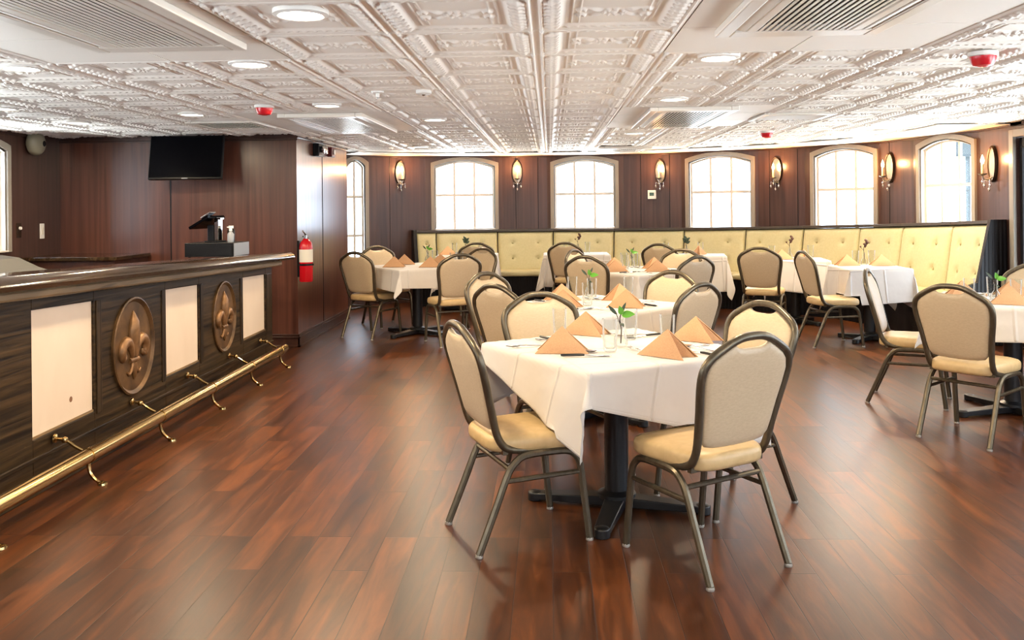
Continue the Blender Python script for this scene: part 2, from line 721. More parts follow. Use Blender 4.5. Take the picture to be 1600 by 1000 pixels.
# the bow on the far left, behind the service block
wb = MB()
for a, b in zip(LEFTBOW[:-1], LEFTBOW[1:]):
    wall_strip(wb, a, b, 0, H + .02, [])
structure(wb.build('wall_bow_left', 'mahogany_panel'))

# left wall (ends at the bar's back wall), with its seen window and unseen ones added for light
wb = MB()
LW0, LW1 = Vector((XL, YB)), Vector((XL, 8.95))
holes = [(y - YB, y - YB + 1.4, .5, 2.03, RISE) for y in (-4.0, -2.1, -.2, 1.7, 3.6)] + [(7.08 - YB, 8.0 - YB, 1.04, 1.98, RISE)]
wall_strip(wb, LW0, LW1, 0, H + .02, holes)
structure(wb.build('wall_left', 'mahogany_panel'))
for h_ in holes:
    window(LW0, LW1, *h_)
# right wall: pier, glazed door, then unseen windows, enlarged to light the near ceiling
wb = MB()
RW0, RW1 = Vector((XR, RY)), Vector((XR, YB))
holes = [(RY - y - 1.4, RY - y, .5, 2.03, RISE) for y in (-4.0, -2.1, -.2, 1.7, 3.6)] + [(RY - 5.6 - .9, RY - 5.6, .95, 2.0, RISE)] + [(.05, 1.0, .02, 2.03, .001)]
wall_strip(wb, RW0, RW1, 0, H + .02, holes)
structure(wb.build('wall_right', 'mahogany_panel'))
for h_ in holes[:-1]:
    window(RW0, RW1, *h_)
# glazed double door
dr = bpy.data.objects.new('door_1', None)
COL.objects.link(dr)
structure(dr)
dr.location = (XR, RY - .525, 0)
dr.rotation_euler = (0, 0, -PI / 2)
mb = MB()
for a, b in ((-.555, -.475), (.475, .555)):
    mb.box(a, b, -.03, .1, 0, 2.1)
mb.box(-.475, .475, -.03, .1, 2.03, 2.1)
mb.build('door_frame', 'window_casing', dr, bevel=.004)
mb = MB()
a, b = -.47, .47
mb.box(a, a + .05, .03, .07, .02, 2.02).box(b - .05, b, .03, .07, .02, 2.02)
mb.box(a + .05, b - .05, .03, .07, .02, .2).box(a + .05, b - .05, .03, .07, 1.92, 2.02)
dl = mb.build('door_leaf', 'black_board', dr)
mb = MB()
mb.box(a + .05, b - .05, .048, .052, .2, 1.92)
mb.build('glass_pane', 'window_glass', dl)
mb = MB()
mb.tube([(.44, .03, .95), (.44, -.03, .95), (.44, -.03, 1.2), (.44, .03, 1.2)], .01)
mb.build('handle', 'brass', dl)
PORTALS.append((Vector((XR + .2, RY - .525)), -PI / 2, .95, .02, 2.03))

# stern wall behind the camera with unseen windows added in its right half for light
wb = MB()
BW0, BW1 = Vector((XR, YB)), Vector((XL, YB))
bh = [(.4 + k * 1.5, .4 + k * 1.5 + 1.2, .6, 2.0, RISE) for k in range(3)]
wall_strip(wb, BW0, BW1, 0, H + .02, bh)
structure(wb.build('wall_stern', 'mahogany_panel'))
for h_ in bh:
    window(BW0, BW1, *h_)

# service block with the bar's back wall and the column face
XC, YT, YC = -2.575, 8.92, 11.15
mb = MB()
mb.box(XL - .06, XC, YT, YC, 0, H + .02)
structure(mb.build('wall_bar_back', 'mahogany_gloss'))
# panel seams: thin dark joint strips
mb = MB()
xs = at_y(267, 330, YT).x
mb.box(xs - .006, xs + .006, YT - .004, YT + .002, .1, H)
ys = at_x(504, 330, XC).y
mb.box(XC - .002, XC + .004, ys - .007, ys + .007, .1, H)
for (i, t_) in ((1, .25), (3, .3), (5, .3), (7, .25), (9, .3), (3, .8), (5, .8), (7, .85)):
    q = BP[i].lerp(BP[i + 1], t_)
    d = (BP[i + 1] - BP[i]).normalized()
    M_ = Matrix.Translation((q.x, q.y, 0)) @ Matrix.Rotation(math.atan2(d.y, d.x), 4, 'Z')
    mb.box(-.004, .004, -.003, .002, 0, H, M_)
structure(mb.build('trim_1', 'black_board'))

# baseboards and cornices
mb = MB()
for z0, z1, t_ in ((0, .09, .018), (.09, .105, .026), (.105, .13, .012), (0, .02, .03)):
    mb.box(XC - .001, XC + t_, YT - t_, YC, z0, z1)
    mb.box(XL, XC + t_, YT - t_, YT + .001, z0, z1)
structure(mb.build('baseboard_bar', 'mahogany_trim', bevel=.003))
mb = MB()
mb.box(XL, XC + .02, YT - .02, YT, H - .035, H)
mb.box(XL, XC + .012, YT - .012, YT, H - .06, H - .03)
mb.box(XC, XC + .02, YT, YC, H - .035, H)
for a, b in zip(HULL[:-1], HULL[1:]):
    d = (b - a)
    M_ = Matrix.Translation((a.x, a.y, 0)) @ Matrix.Rotation(math.atan2(d.y, d.x), 4, 'Z')
    mb.box(-.005, d.length + .005, -.025, .001, H - .035, H, M_)
mb.box(XL, XL + .025, YB, 8.9, H - .035, H)
mb.box(XR - .025, XR, YB, RY, H - .035, H)
structure(mb.build('trim_2', 'mahogany_trim', bevel=.004))

# ------------------------------------------------------------------ floor
mb = MB()
fl = [Vector((XL - .1, YB - .1))] + [Vector((XL - .1, 8.6))] + [p + (p - Vector((-.3, 9))).normalized() * .12 for p in HULL[1:-1]] + \
     [Vector((XR + .1, 8.3)), Vector((XR + .1, YB - .1))]
n = len(fl)
mb.add([(p.x, p.y, 0) for p in fl] + [(p.x, p.y, -.08) for p in fl],
       [tuple(range(n - 1, -1, -1)), tuple(range(n, 2 * n))] + [(k, (k + 1) % n, n + (k + 1) % n, n + k) for k in range(n)])
structure(mb.build('floor', 'floor_planks'))

# ------------------------------------------------------------------ ceiling of embossed tiles
TS, TX0, TY0 = .61, -.048, 3.722
PLAIN = set()
for i in (-4, -3, 1, 2):
    for j in (-3, -2, -1, 0, 5, 6, 7):
        PLAIN.add((i, j))
    PLAIN.add((i, 13))
    PLAIN.add((i, 14))
PLAIN |= {(-5, 6), (3, 6)}


def tile_height(U, V):
    """relief of one tile, metres below the grid plane (positive = towards the room)"""
    s = TS
    du = np.minimum(U, s - U)
    dv = np.minimum(V, s - V)
    h = np.zeros_like(U)

    def sm(x, a, b):
        t = np.clip((x - a) / (b - a), 0, 1)
        return t * t * (3 - 2 * t)
    # rounded border bead inside the grid bar
    h += .011 * np.exp(-((du - .022) / .006) ** 2) + .003 * np.exp(-((dv - .02) / .006) ** 2)
    # acanthus bands along both sides
    band = sm(du, .03, .036) * (1 - sm(du, .088, .094)) * sm(dv, .05, .06)
    ph = V / .0583 + (du - .062) * 9
    leaf = np.abs(np.sin(PI * ph)) ** .7
    rib = np.exp(-((du - .061) / .007) ** 2)
    fine = .5 + .5 * np.sin(2 * PI * (V / .0194 + du * 25))
    h += band * (.0 + .011 * leaf + .005 * rib + .003 * fine - .020 * (1 - leaf) * (1 - rib))
    # bevel from band into the recessed field
    field = sm(du, .098, .118) * sm(dv, .062, .085)
    h -= .009 * field
    h += .006 * np.exp(-((du - .094) / .004) ** 2) * sm(dv, .05, .06)
    # rows of pearls on the other two sides
    pearl = np.exp(-((dv - .052) / .007) ** 2) * (np.maximum(0, np.sin(2 * PI * U / .0407)) ** .6) * sm(du, .09, .1)
    h += .008 * pearl - .004 * np.exp(-((dv - .052) / .007) ** 2) * sm(du, .09, .1)
    h += .002 * np.exp(-((dv - .036) / .004) ** 2)
    # fine lines in the field
    for q in (.145, .175):
        h += .004 * np.exp(-((du - q) / .003) ** 2) * sm(dv, .09, .11)
    # medallion of scrolls
    x = U - s / 2
    y = V - s / 2
    med = np.zeros_like(U)
    ax = np.abs(x)
    # central shell: fan of lobes
    rr = np.sqrt(x * x + (y * 1.0) ** 2)
    th = np.arctan2(y, x)
    med = np.maximum(med, np.exp(-((rr - .042) / .010) ** 2) * (.65 + .35 * np.cos(9 * th)))
    med = np.maximum(med, np.exp(-(rr / .016) ** 2))
    # side scrolls: two arms curling outwards
    for sg in (-1, 1):
        yy = sg * (.035 + .45 * (ax - .05)) - .25 * sg * np.maximum(0, ax - .1)
        arm = np.exp(-((y - yy) / .010) ** 2) * sm(ax, .03, .045) * (1 - sm(ax, .12, .135))
        med = np.maximum(med, arm * (.7 + .3 * np.cos(ax / .011)))
        r2 = np.sqrt((ax - .125) ** 2 + (y - sg * .045) ** 2)
        med = np.maximum(med, np.exp(-((r2 - .014) / .006) ** 2))
    h += .014 * med
    return h


def breaks1(s):
    a = [0, .012, .013, .018, .022, .026, .031, .036]
    a += list(np.arange(.043, .095, .0075))
    a += [.098, .108, .118, .132, .1405, .145, .1495, .163, .1705, .175, .1795]
    mid_ = list(np.arange(.187, s / 2 - .002, .0085))
    half = np.array(a + mid_)
    return np.concatenate([half, [s / 2], s - half[::-1]])


us = breaks1(TS)
va = [0, .012, .013, .018, .022, .027, .032, .036, .041, .0465, .052, .0575, .063, .074, .085]
va += list(np.arange(.093, TS / 2 - .002, .0088))
va = np.array(va)
vs_ = np.concatenate([va, [TS / 2], TS - va[::-1]])
# the pearls need an even, fine spacing along u
us = np.unique(np.concatenate([us, np.arange(.1, TS - .1, .0102)]))
keep = [us[0]]
for q in us[1:]:
    if q - keep[-1] > .0009:
        keep.append(q)
us = np.array(keep)
us[-1] = TS
Ug, Vg = np.meshgrid(us, vs_, indexing='ij')
Hg = tile_height(Ug, Vg)
edge = (np.minimum(Ug, TS - Ug) < .0121) | (np.minimum(Vg, TS - Vg) < .0121)
Hg[edge] = 0
nu, nv = len(us), len(vs_)
idx = np.arange(nu * nv).reshape(nu, nv)
quads = np.stack([idx[:-1, :-1], idx[:-1, 1:], idx[1:, 1:], idx[1:, :-1]], -1).reshape(-1, 4)

HC = Vector((-.3, 6.0))


def inside(x, y):
    if y < 8.6:
        return XL - .35 < x < XR + .35
    # elliptical bow
    return ((x + .3) / 5.3) ** 2 + ((y - 8.4) / 5.4) ** 2 < 1


V_all, Q_all, plain_q = [], [], []
off = 0
for i in range(-9, 9):
    for j in range(-14, 17):
        x0, y0 = TX0 + i * TS, TY0 + j * TS
        if not inside(x0 + TS / 2, y0 + TS / 2):
            continue
        if (i, j) in PLAIN or y0 < 1.2:
            plain_q.append((x0, y0))
            continue
        pts = np.stack([Ug + x0, Vg + y0, H - Hg], -1).reshape(-1, 3)
        V_all.append(pts)
        Q_all.append(quads + off)
        off += nu * nv
V_all = np.concatenate(V_all)
Q_all = np.concatenate(Q_all)
me = bpy.data.meshes.new('ceiling')
me.vertices.add(len(V_all))
me.vertices.foreach_set('co', V_all.astype(np.float32).ravel())
me.loops.add(len(Q_all) * 4)
me.loops.foreach_set('vertex_index', Q_all.astype(np.int32).ravel())
me.polygons.add(len(Q_all))
me.polygons.foreach_set('loop_start', np.arange(0, len(Q_all) * 4, 4, dtype=np.int32))
me.polygons.foreach_set('use_smooth', np.ones(len(Q_all), dtype=bool))
me.update(calc_edges=True)
me.materials.append(MATS['ceiling_tile'])
co = bpy.data.objects.new('ceiling', me)
COL.objects.link(co)
structure(co)
# plain boards, with a narrow joint groove
mb = MB()
for x0, y0 in plain_q:
    g = .004
    mb.box(x0 + g, x0 + TS - g, y0 + g, y0 + TS - g, H - .002, H + .01)
structure(mb.build('ceiling_plain', 'ceiling_plain'))
# deck above (closes the joints) and the plain border that meets the wall
mb = MB()
ext = [Vector((XL - .2, YB - .2)), Vector((XL - .2, 8.6))] + [p + (p - Vector((-.3, 9))).normalized() * .2 for p in HULL[1:-1]] + \
      [Vector((XR + .2, 8.3)), Vector((XR + .2, YB - .2))]
n = len(ext)
mb.add([(p.x, p.y, H + .035) for p in ext] + [(p.x, p.y, H + .09) for p in ext],
       [tuple(range(n)), tuple(range(2 * n - 1, n - 1, -1))] + [((k + 1) % n, k, n + k, n + (k + 1) % n) for k in range(n)])
structure(mb.build('ceiling_deck', 'ceiling_plain'))
mb = MB()
inn = [p + (Vector((-.3, 8.6)) - p).normalized() * .72 for p in HULL[3:-1]]
outr = HULL[3:-1]
for k in range(len(inn) - 1):
    a, b, c, d = inn[k], inn[k + 1], outr[k + 1], outr[k]
    z0, z1 = H - .016, H - .008
    mb.hexa([(a.x, a.y, z0), (b.x, b.y, z0), (c.x, c.y, z0), (d.x, d.y, z0), (a.x, a.y, z1), (b.x, b.y, z1), (c.x, c.y, z1), (d.x, d.y, z1)])
structure(mb.build('ceiling_border', 'ceiling_plain'))


# ------------------------------------------------------------------ ceiling equipment
def cassette(label, xc, yc, ln, w=.68, group='air conditioners in the ceiling'):
    t = thing('air_conditioner', label, 'air conditioner', (xc, yc, H), 0, group)
    a, b = w / 2, ln / 2
    mb = MB()
    z0, z1 = -.035, -.003
    gx, gy = .19, b - .12
    for bx in ((-a, -a + .06), (a - .06, a)):
        mb.box(bx[0], bx[1], -b, b, z0, z1)
    for by in ((-b, -gy), (gy, b)):
        mb.box(-a + .06, a - .06, by[0], by[1], z0, z1)
    for bx in ((-gx - .045, -gx), (gx, gx + .045)):
        mb.box(bx[0], bx[1], -gy, gy, z0, z1)
    mb.build('frame', 'ac_plastic', t, bevel=.006)
    mb = MB()
    mb.box(-gx, gx, -gy, gy, -.004, -.002)
    mb.box(-a + .06, -gx - .045, -gy, gy, -.008, -.004).box(gx + .045, a - .06, -gy, gy, -.008, -.004)
    mb.build('duct', 'ac_dark', t)
    mb = MB()
    k = 15
    for q in range(k):
        x = -gx + (q + .5) * 2 * gx / k
        mb.box(x - .0056, x + .0056, -gy, gy, -.034, -.0305)
    mb.build('grille', 'ac_plastic', t)
    for sg in (-1, 1):
        mb = MB()
        c = sg * (gx + .045 + a - .06) / 2
        hw = (a - .06 - gx - .045) / 2 - .004
        M_ = Matrix.Translation((c, 0, -.028)) @ Matrix.Rotation(sg * R(-16), 4, 'Y')
        mb.box(-hw, hw, -gy + .01, gy - .01, -.004, .004, M_)
        mb.build('louvre', 'white_plastic', t, bevel=.002)
    return t


cassette('large ceiling air conditioner above the bar, at the top left', -1.68, 3.17, 1.44)
cassette('large ceiling air conditioner at the top right of the picture', 1.05, 3.07, 1.44)
cassette('ceiling air conditioner just in front of the dark column', -1.80, 7.68, 1.6)
cassette('ceiling air conditioner over the middle tables, right of the centre line', 1.12, 7.6, 1.6)
cassette('farthest ceiling air conditioner, close to the window wall', 1.0, 11.9, .9)


def diffuser(label, xc, yc):
    t = thing('ceiling_vent', label, 'vent', (xc, yc, H), 0, 'slatted ceiling vents')
    mb = MB()
    for a, b, c, d in ((-.3, -.25, -.3, .3), (.25, .3, -.3, .3), (-.25, .25, -.3, -.25), (-.25, .25, .25, .3)):
        mb.box(a, b, c, d, -.02, -.0025)
    mb.build('frame', 'ac_plastic', t, bevel=.004)
    mb = MB()
    mb.box(-.25, .25, -.25, .25, -.006, -.003)
    mb.build('duct', 'ac_dark', t)
    mb = MB()
    for q in range(11):
        M_ = Matrix.Translation((-.25 + (q + .5) * .5 / 11, 0, -.014)) @ Matrix.Rotation(R(35), 4, 'Y')
        mb.box(-.012, .012, -.25, .25, -.0015, .0015, M_)
    mb.build('slats', 'ac_plastic', t)


diffuser('slatted square ceiling vent in front of the television', TX0 - 4.5 * TS, TY0 + 6.5 * TS)
diffuser('slatted square ceiling vent near the right wall lamps', TX0 + 3.5 * TS, TY0 + 6.5 * TS)

LIGHTPOS = [
    (470, 25, 'large bright recessed ceiling light nearest the camera, at top centre left'),
    (390, 102, 'recessed ceiling light second from the camera on the left'),
    (33, 108, 'recessed ceiling light over the near end of the bar'),
    (122, 193, 'recessed ceiling light over the bar, left of the television'),
    (4, 171, 'recessed ceiling light at the left edge of the picture'),
    (300, 180, 'recessed ceiling light just above the television, over the bar'),
    (511, 166, 'recessed ceiling light just ahead of the air conditioner by the column'),
    (679, 188, 'recessed ceiling light above the table by the column'),
    (657, 230, 'small recessed ceiling light near the window wall, left of centre'),
    (1123, 92, 'recessed ceiling light near the top right air conditioner'),
    (1052, 156, 'recessed ceiling light ahead of the middle right air conditioner'),
    (992, 209, 'recessed ceiling light behind the middle right air conditioner'),
    (1302, 207, 'faint recessed ceiling light in front of the fourth full window'),
    (1383, 205, 'recessed ceiling light in front of the rightmost window'),
]
lamp_pts = []
lamp0 = None
for px, py, lab in LIGHTPOS:
    p = on_z(px, py, H - .012)
    if lamp0 is None:
        t = thing('recessed_light', lab, 'ceiling light', (p.x, p.y, H), 0, 'recessed ceiling lights')
        mb = MB()
        mb.lathe([(.105, .022), (.105, -.008), (.088, -.014), (.080, -.008), (.080, .022)], 28, cap0=False, cap1=False)
        mb.build('trim_ring', 'lamp_trim', t, smooth=True)
        mb = MB()
        mb.lathe([(.080, -.0095), (.080, -.002)], 28)
        mb.build('lens', 'lamp_lens', t)
        lamp0 = t
    else:
        dup(lamp0, lab, (p.x, p.y, H), 0)
    lamp_pts.append(p)
EXTRA_LAMPS = [(-.35, 1.2), (-.35, -1.6), (2.6, 1.0), (2.6, -1.6), (-3.6, 1.2), (-3.6, -1.6), (3.4, 4.4)]


def strobe(px, py, label):
    p = on_z(px, py, H - .05)
    t = thing('fire_alarm', label, 'fire alarm', (p.x, p.y, H), 0, 'red fire alarm domes')
    mb = MB()
    mb.lathe([(.062, -.018), (.062, -.024), (.056, -.05), (.046, -.068), (.02, -.074), (0.002, -.075)], 20, cap1=False)
    mb.build('dome', 'red_plastic', t, smooth=True)
    mb = MB()
    mb.lathe([(.07, -.001), (.07, -.02), (.06, -.024)], 20)
    mb.build('base', 'white_plastic', t, smooth=True)


strobe(413, 175, 'red fire alarm dome on the ceiling near the column')
strobe(1536, 97, 'red fire alarm dome on the ceiling at the far right, nearest')
strobe(1198, 212, 'small far red fire alarm dome near the window wall')
for px, py, lab in ((590, 147, 'small white sprinkler head, left of the ceiling centre line'), (662, 146, 'small white smoke detector, right of the sprinkler head')):
    p = on_z(px, py, H - .02)
    t = thing('smoke_detector' if px > 600 else 'sprinkler_head', lab, 'detector', (p.x, p.y, H))
    mb = MB()
    mb.lathe([(.05, -.001), (.05, -.02), (.03, -.028)] if px > 600 else [(.04, -.001), (.04, -.012), (.012, -.016), (.012, -.04), (.024, -.042)], 18)
    mb.build('housing', 'white_plastic', t, smooth=True)
    mb = MB()
    mb.lathe([(.012, -.028), (.008, -.034)] if px > 600 else [(.006, -.042), (.004, -.05)], 10)
    mb.build('sensor', 'steel', t)

# ------------------------------------------------------------------ bar
BY0, BY1 = 1.4, 8.16


def ztop(y):
    return 1.117 - .030 * (y - 3.89)


def zpt(y):
    return .93 - .0307 * (y - 4.32)


def zpb(y):
    return .276 + .009 * (y - 4.33)


bar = thing('bar_counter', 'long dark oak bar with cream panels and carved bronze ovals', 'bar counter', (-2.6, 5, 0))
BX = Vector((-2.6, 5, 0))


def bl(x, y, z):
    return (x - BX.x, y - BX.y, z)


def slab(mb, x0, x1, y0, y1, zb0, zb1, zt0, zt1):
    mb.hexa([bl(x0, y0, zb0), bl(x1, y0, zb0), bl(x1, y1, zb1), bl(x0, y1, zb1), bl(x0, y0, zt0), bl(x1, y0, zt0), bl(x1, y1, zt1), bl(x0, y1, zt1)])


mb = MB()
slab(mb, -3.05, -2.625, BY0, BY1, 0, 0, ztop(BY0) - .06, ztop(BY1) - .06)
mb.build('body', 'bar_oak', bar)
PAN = [(4.322, 4.925), (5.857, 6.436), (7.376, 7.967)]
OV = [(5.395, .275), (6.93, .245)]
mb = MB()
# rails above and below, stiles between
ed = [BY0]
for a, b in PAN:
    ed += [a, b]
ed += [BY1]
for k in range(0, len(ed), 2):
    a, b = ed[k], ed[k + 1]
    slab(mb, -2.63, -2.6, a, b, .02, .02, ztop(a) - .065, ztop(b) - .065)
for a, b in PAN:
    slab(mb, -2.63, -2.6, a, b, .02, .02, zpb(a), zpb(b))
    slab(mb, -2.63, -2.6, a, b, zpt(a), zpt(b), ztop(a) - .065, ztop(b) - .065)
mb.build('front_frame', 'bar_oak', bar, bevel=.004)
# raised stiles beside the ovals
mb = MB()
for a in (4.945, 5.80, 6.45, 7.30, 7.985):
    w_ = .085 if a < 7.9 else .165
    mb = MB()
    slab(mb, -2.602, -2.592, a, a + w_ - .03, zpb(a) - .02, zpb(a) - .02, zpt(a) + .0, zpt(a) + .0)
    mb.build('stile', 'bar_oak_upright', bar, bevel=.004)
# top rail moulding under the counter, plinth
mb = MB()
slab(mb, -2.6, -2.50, BY0, BY1, ztop(BY0) - .108, ztop(BY1) - .108, ztop(BY0) - .06, ztop(BY1) - .06)
mb.build('cornice_moulding', 'bar_moulding', bar, bevel=.012)
mb = MB()
slab(mb, -2.6, -2.578, BY0, BY1, 0, 0, .07, .07)
slab(mb, -2.6, -2.585, BY0, BY1, .07, .07, .10, .10)
slab(mb, -2.6, -2.588, BY0, BY1, .165, .165, .19, .19)
mb.build('plinth', 'bar_oak', bar, bevel=.005)
for a, b in PAN:
    mb = MB()
    slab(mb, -2.628, -2.613, a + .002, b - .002, zpb(a) + .002, zpb(b) + .002, zpt(a) - .002, zpt(b) - .002)
    pn = mb.build('cream_panel', 'cream_panel', bar)
    mb = MB()
    # thin bare edge along the foot of the panel
    slab(mb, -2.6135, -2.606, a, b, zpb(a), zpb(b), zpb(a) + .012, zpb(b) + .012)
    mb.build('panel_lip', 'bar_moulding', pn)
# knot on the nearest panel
mb = MB()
M_ = Matrix.Translation(bl(-2.6128, 4.70, .40)) @ Matrix.Rotation(PI / 2, 4, 'Y')
mb.lathe([(.016, 0), (.012, .0012)], 12, M_)
mb.build('knot', 'scuff', bar)
# countertop with rounded front rail
mb = MB()
E1 = 8.30
slab(mb, -3.12, -2.49, BY0, E1, ztop(BY0) - .055, ztop(E1) - .055, ztop(BY0) - .012, ztop(E1) - .012)
mb.build('countertop', 'bar_top', bar, bevel=.006)
mb = MB()
prof = [(-.09, -.012), (-.075, .012), (-.04, .02), (0, .014), (.03, -.004), (.042, -.03), (.03, -.052), (0, -.058), (-.09, -.056)]
mb.rings([[bl(-2.46 + px_, BY0, ztop(BY0) + pz) for px_, pz in prof], [bl(-2.46 + px_, E1, ztop(E1) + pz) for px_, pz in prof]])
mb.build('bar_rail', 'bar_top', bar, smooth=True)


def sweep_flat(mb, path, rad, depth, n=10):
    """rounded relief strip: path of (y, z), half widths, bulging towards +x"""
    P = [Vector((0, p[0], p[1])) for p in path]
    rings = []
    m_ = len(P)
    for i in range(m_):
        t = (P[min(i + 1, m_ - 1)] - P[max(i - 1, 0)]).normalized()
        w = Vector((0, -t.z, t.y))
        rings.append([P[i] + w * (math.cos(2 * PI * k / n) * rad[i]) + Vector((math.sin(2 * PI * k / n) * min(depth, rad[i] * .9), 0, 0)) for k in range(n)])
    mb.rings(rings)


def medallion(yc, hw, z0, z1):
    zc, hz = (z0 + z1) / 2, (z1 - z0) / 2
    mb = MB()
    n = 40
    rings = []
    for s_, x in ((1.0, -.0), (1.0, .014), (.965, .018), (.93, .010), (.90, .002), (.90, .001)):
        rings.append([Vector((x, hw * s_ * math.cos(2 * PI * k / n), hz * s_ * math.sin(2 * PI * k / n))) for k in range(n)])
    mb.rings(rings)
    o = mb.build('oval_medallion', 'bronze_carving', bar, smooth=True, loc=bl(-2.6, yc, zc))
    mb = MB()
    k = hz / .30
    kx = hw / .27

    def q(y, z):
        return (y * kx, z * k)
    # centre petal
    pet = [(0, -.06, .026), (0, -.03, .030), (0, .02, .045), (0, .07, .060), (0, .11, .056), (0, .15, .038), (0, .19, .018), (0, .215, .004)]
    sweep_flat(mb, [q(a, b) for a, b, c in pet], [c * kx for a, b, c in pet], .035)
    # curled side petals
    for sg in (-1, 1):
        pts = [(.02, -.07), (.035, -.02), (.065, .025), (.105, .035), (.145, .01), (.155, -.035), (.135, -.065), (.112, -.055), (.112, -.035)]
        sp = spline([(0, sg * a, b) for a, b in pts], 4)
        m_ = len(sp)
        rad = [(.014 + .022 * math.sin(PI * min(1, i / m_ * 1.25)) if i / m_ < .8 else .016 - .03 * (i / m_ - .8)) * kx for i in range(m_)]
        sweep_flat(mb, [q(p.y, p.z) for p in sp], [max(.004, r_) for r_ in rad], .03)
        # tails under the band
        pts = [(.012, -.10), (.03, -.14), (.06, -.165), (.085, -.150)]
        sp = spline([(0, sg * a, b) for a, b in pts], 4)
        sweep_flat(mb, [q(p.y, p.z) for p in sp], [(.016 - .010 * i / len(sp)) * kx for i in range(len(sp))], .022)
    tl = [(0, -.10, .018), (0, -.14, .022), (0, -.175, .018), (0, -.205, .004)]
    sweep_flat(mb, [q(a, b) for a, b, c in tl], [c * kx for a, b, c in tl], .025)
    bd = [(-.055, -.085), (-.02, -.085), (.02, -.085), (.055, -.085)]
    sweep_flat(mb, [q(a, b) for a, b in bd], [.016, .018, .018, .016], .035)
    mb.build('fleur_de_lis', 'bronze_fleur', o, smooth=True, loc=(.004, 0, 0), angle=60)


medallion(OV[0][0], OV[0][1], .275, .884)
medallion(OV[1][0], OV[1][1], .282, .847)

# foot rail
FR = thing('foot_rail', 'polished brass foot rail running along the bar', 'foot rail', (-2.41, 5, 0))
RZ = .152
mb = MB()
mb.tube([(0, BY0 - 5, RZ), (0, 7.92 - 5, RZ)], .037, 18)
mb.build('rail_tube', 'brass', FR, smooth=True)
for y in (2.80, 3.65, 4.50, 5.35, 6.19, 7.01, 7.78):
    mb = MB()
    mb.tube([(0, y - 5 - .012, RZ), (0, y - 5 + .012, RZ)], .041, 18)
    pa = spline([(0, y - 5, RZ - .03), (.0, y - 5, .09), (.012, y - 5, .05), (.045, y - 5, .018), (.075, y - 5, .009)], 5)
    mb.tube(pa, [.011 - .003 * i / len(pa) for i in range(len(pa))], 8)
    mb.lathe([(.026, 0), (.024, .01), (.012, .016)], 12, Matrix.Translation((.072, y - 5, 0)))
    pa = spline([(-.02, y - 5, RZ + .02), (-.07, y - 5, RZ + .045), (-.125, y - 5, RZ + .08), (-.178, y - 5, RZ + .085)], 4)
    mb.tube(pa, .009, 8)
    mb.lathe([(.001, -.018), (.014, -.012), (.018, 0), (.014, .012), (.001, .018)], 12, Matrix.Translation((-.125, y - 5, RZ + .08)))
    mb.lathe([(.024, 0), (.022, .008), (.01, .014)], 14, Matrix.Translation((-.1795, y - 5, RZ + .088)) @ Matrix.Rotation(PI / 2, 4, 'Y'))
    mb.build('bracket', 'brass', FR, smooth=True)

# things on and behind the bar
zb_ = ztop(7.3) - .011
dw = thing('cash_drawer', 'black cash drawer, its lit side coloured grey, on the far end of the bar', 'cash drawer', (-2.905, 7.60, zb_ + .002), R(-2))
mb = MB()
mb.box(-.21, .22, -.18, .18, 0.006, .125)
mb.build('body', 'black_plastic', dw, bevel=.004)
mb = MB()
mb.box(.2202, .223, -.17, .17, .012, .12)
mb.build('lit_side', 'grey_plastic', dw)  # right face made grey to imitate light falling on it
mb = MB()
mb.box(-.2, .21, -.1835, -.1802, .02, .105)
mb.build('drawer_front', 'black_plastic', dw)
mb = MB()
for sx_ in (-.18, .18):
    for sy_ in (-.15, .15):
        mb.lathe([(.012, 0), (.012, .007)], 10, Matrix.Translation((sx_, sy_, 0)))
mb.build('feet', 'black_plastic', dw)
pt = thing('point_of_sale_terminal', 'black point of sale screen on a silver stand, atop the cash drawer', 'payment terminal', (-2.93, 7.62, zb_ + .128), R(-12))
mb = MB()
mb.box(-.06, .07, -.07, .07, 0, .012).box(-.045, .015, -.045, .04, .012, .15)
mb.build('stand', 'black_plastic', pt, bevel=.004)
mb = MB()
mb.box(.017, .055, -.035, .035, .012, .20)
mb.box(.0, .075, -.03, .03, .195, .215)
mb.build('column', 'chrome', pt, bevel=.004)
mb = MB()
M_ = Matrix.Translation((-.06, -.02, .175)) @ Matrix.Rotation(R(-28), 4, 'Y')
mb.box(-.11, .10, -.13, .13, -.012, .012, M_)
sc2 = mb.build('screen', 'screen_black', pt, bevel=.004)
mb = MB()
M2 = M_ @ Matrix.Translation((.06, -.1, .018))
mb.box(-.02, .09, -.04, .04, -.006, .008, M2)
mb.build('card_reader', 'chrome', pt, bevel=.003)
bt = thing('sanitizer_bottle', 'small clear pump bottle beside the point of sale screen', 'bottle', (-2.775, 7.58, zb_ + .126))
mb = MB()
mb.lathe([(.026, 0), (.028, .01), (.028, .07), (.018, .085), (.012, .09), (.012, .10)], 16)
mb.build('bottle_body', 'grey_plastic', bt, smooth=True)
mb = MB()
mb.lathe([(.014, .10), (.014, .118), (.004, .120), (.004, .13)], 12)
mb.box(-.03, .006, -.006, .006, .128, .136)
mb.build('pump', 'white_plastic', bt)
bt = thing('black_bottle', 'small black bottle with white cap behind the clear pump bottle', 'bottle', (-2.80, 7.66, zb_ + .126))
mb = MB()
mb.lathe([(.03, 0), (.032, .01), (.032, .10), (.02, .12)], 16)
mb.build('bottle_body', 'black_plastic', bt, smooth=True)
mb = MB()
mb.lathe([(.022, .12), (.022, .142)], 14)
mb.build('cap', 'white_plastic', bt)

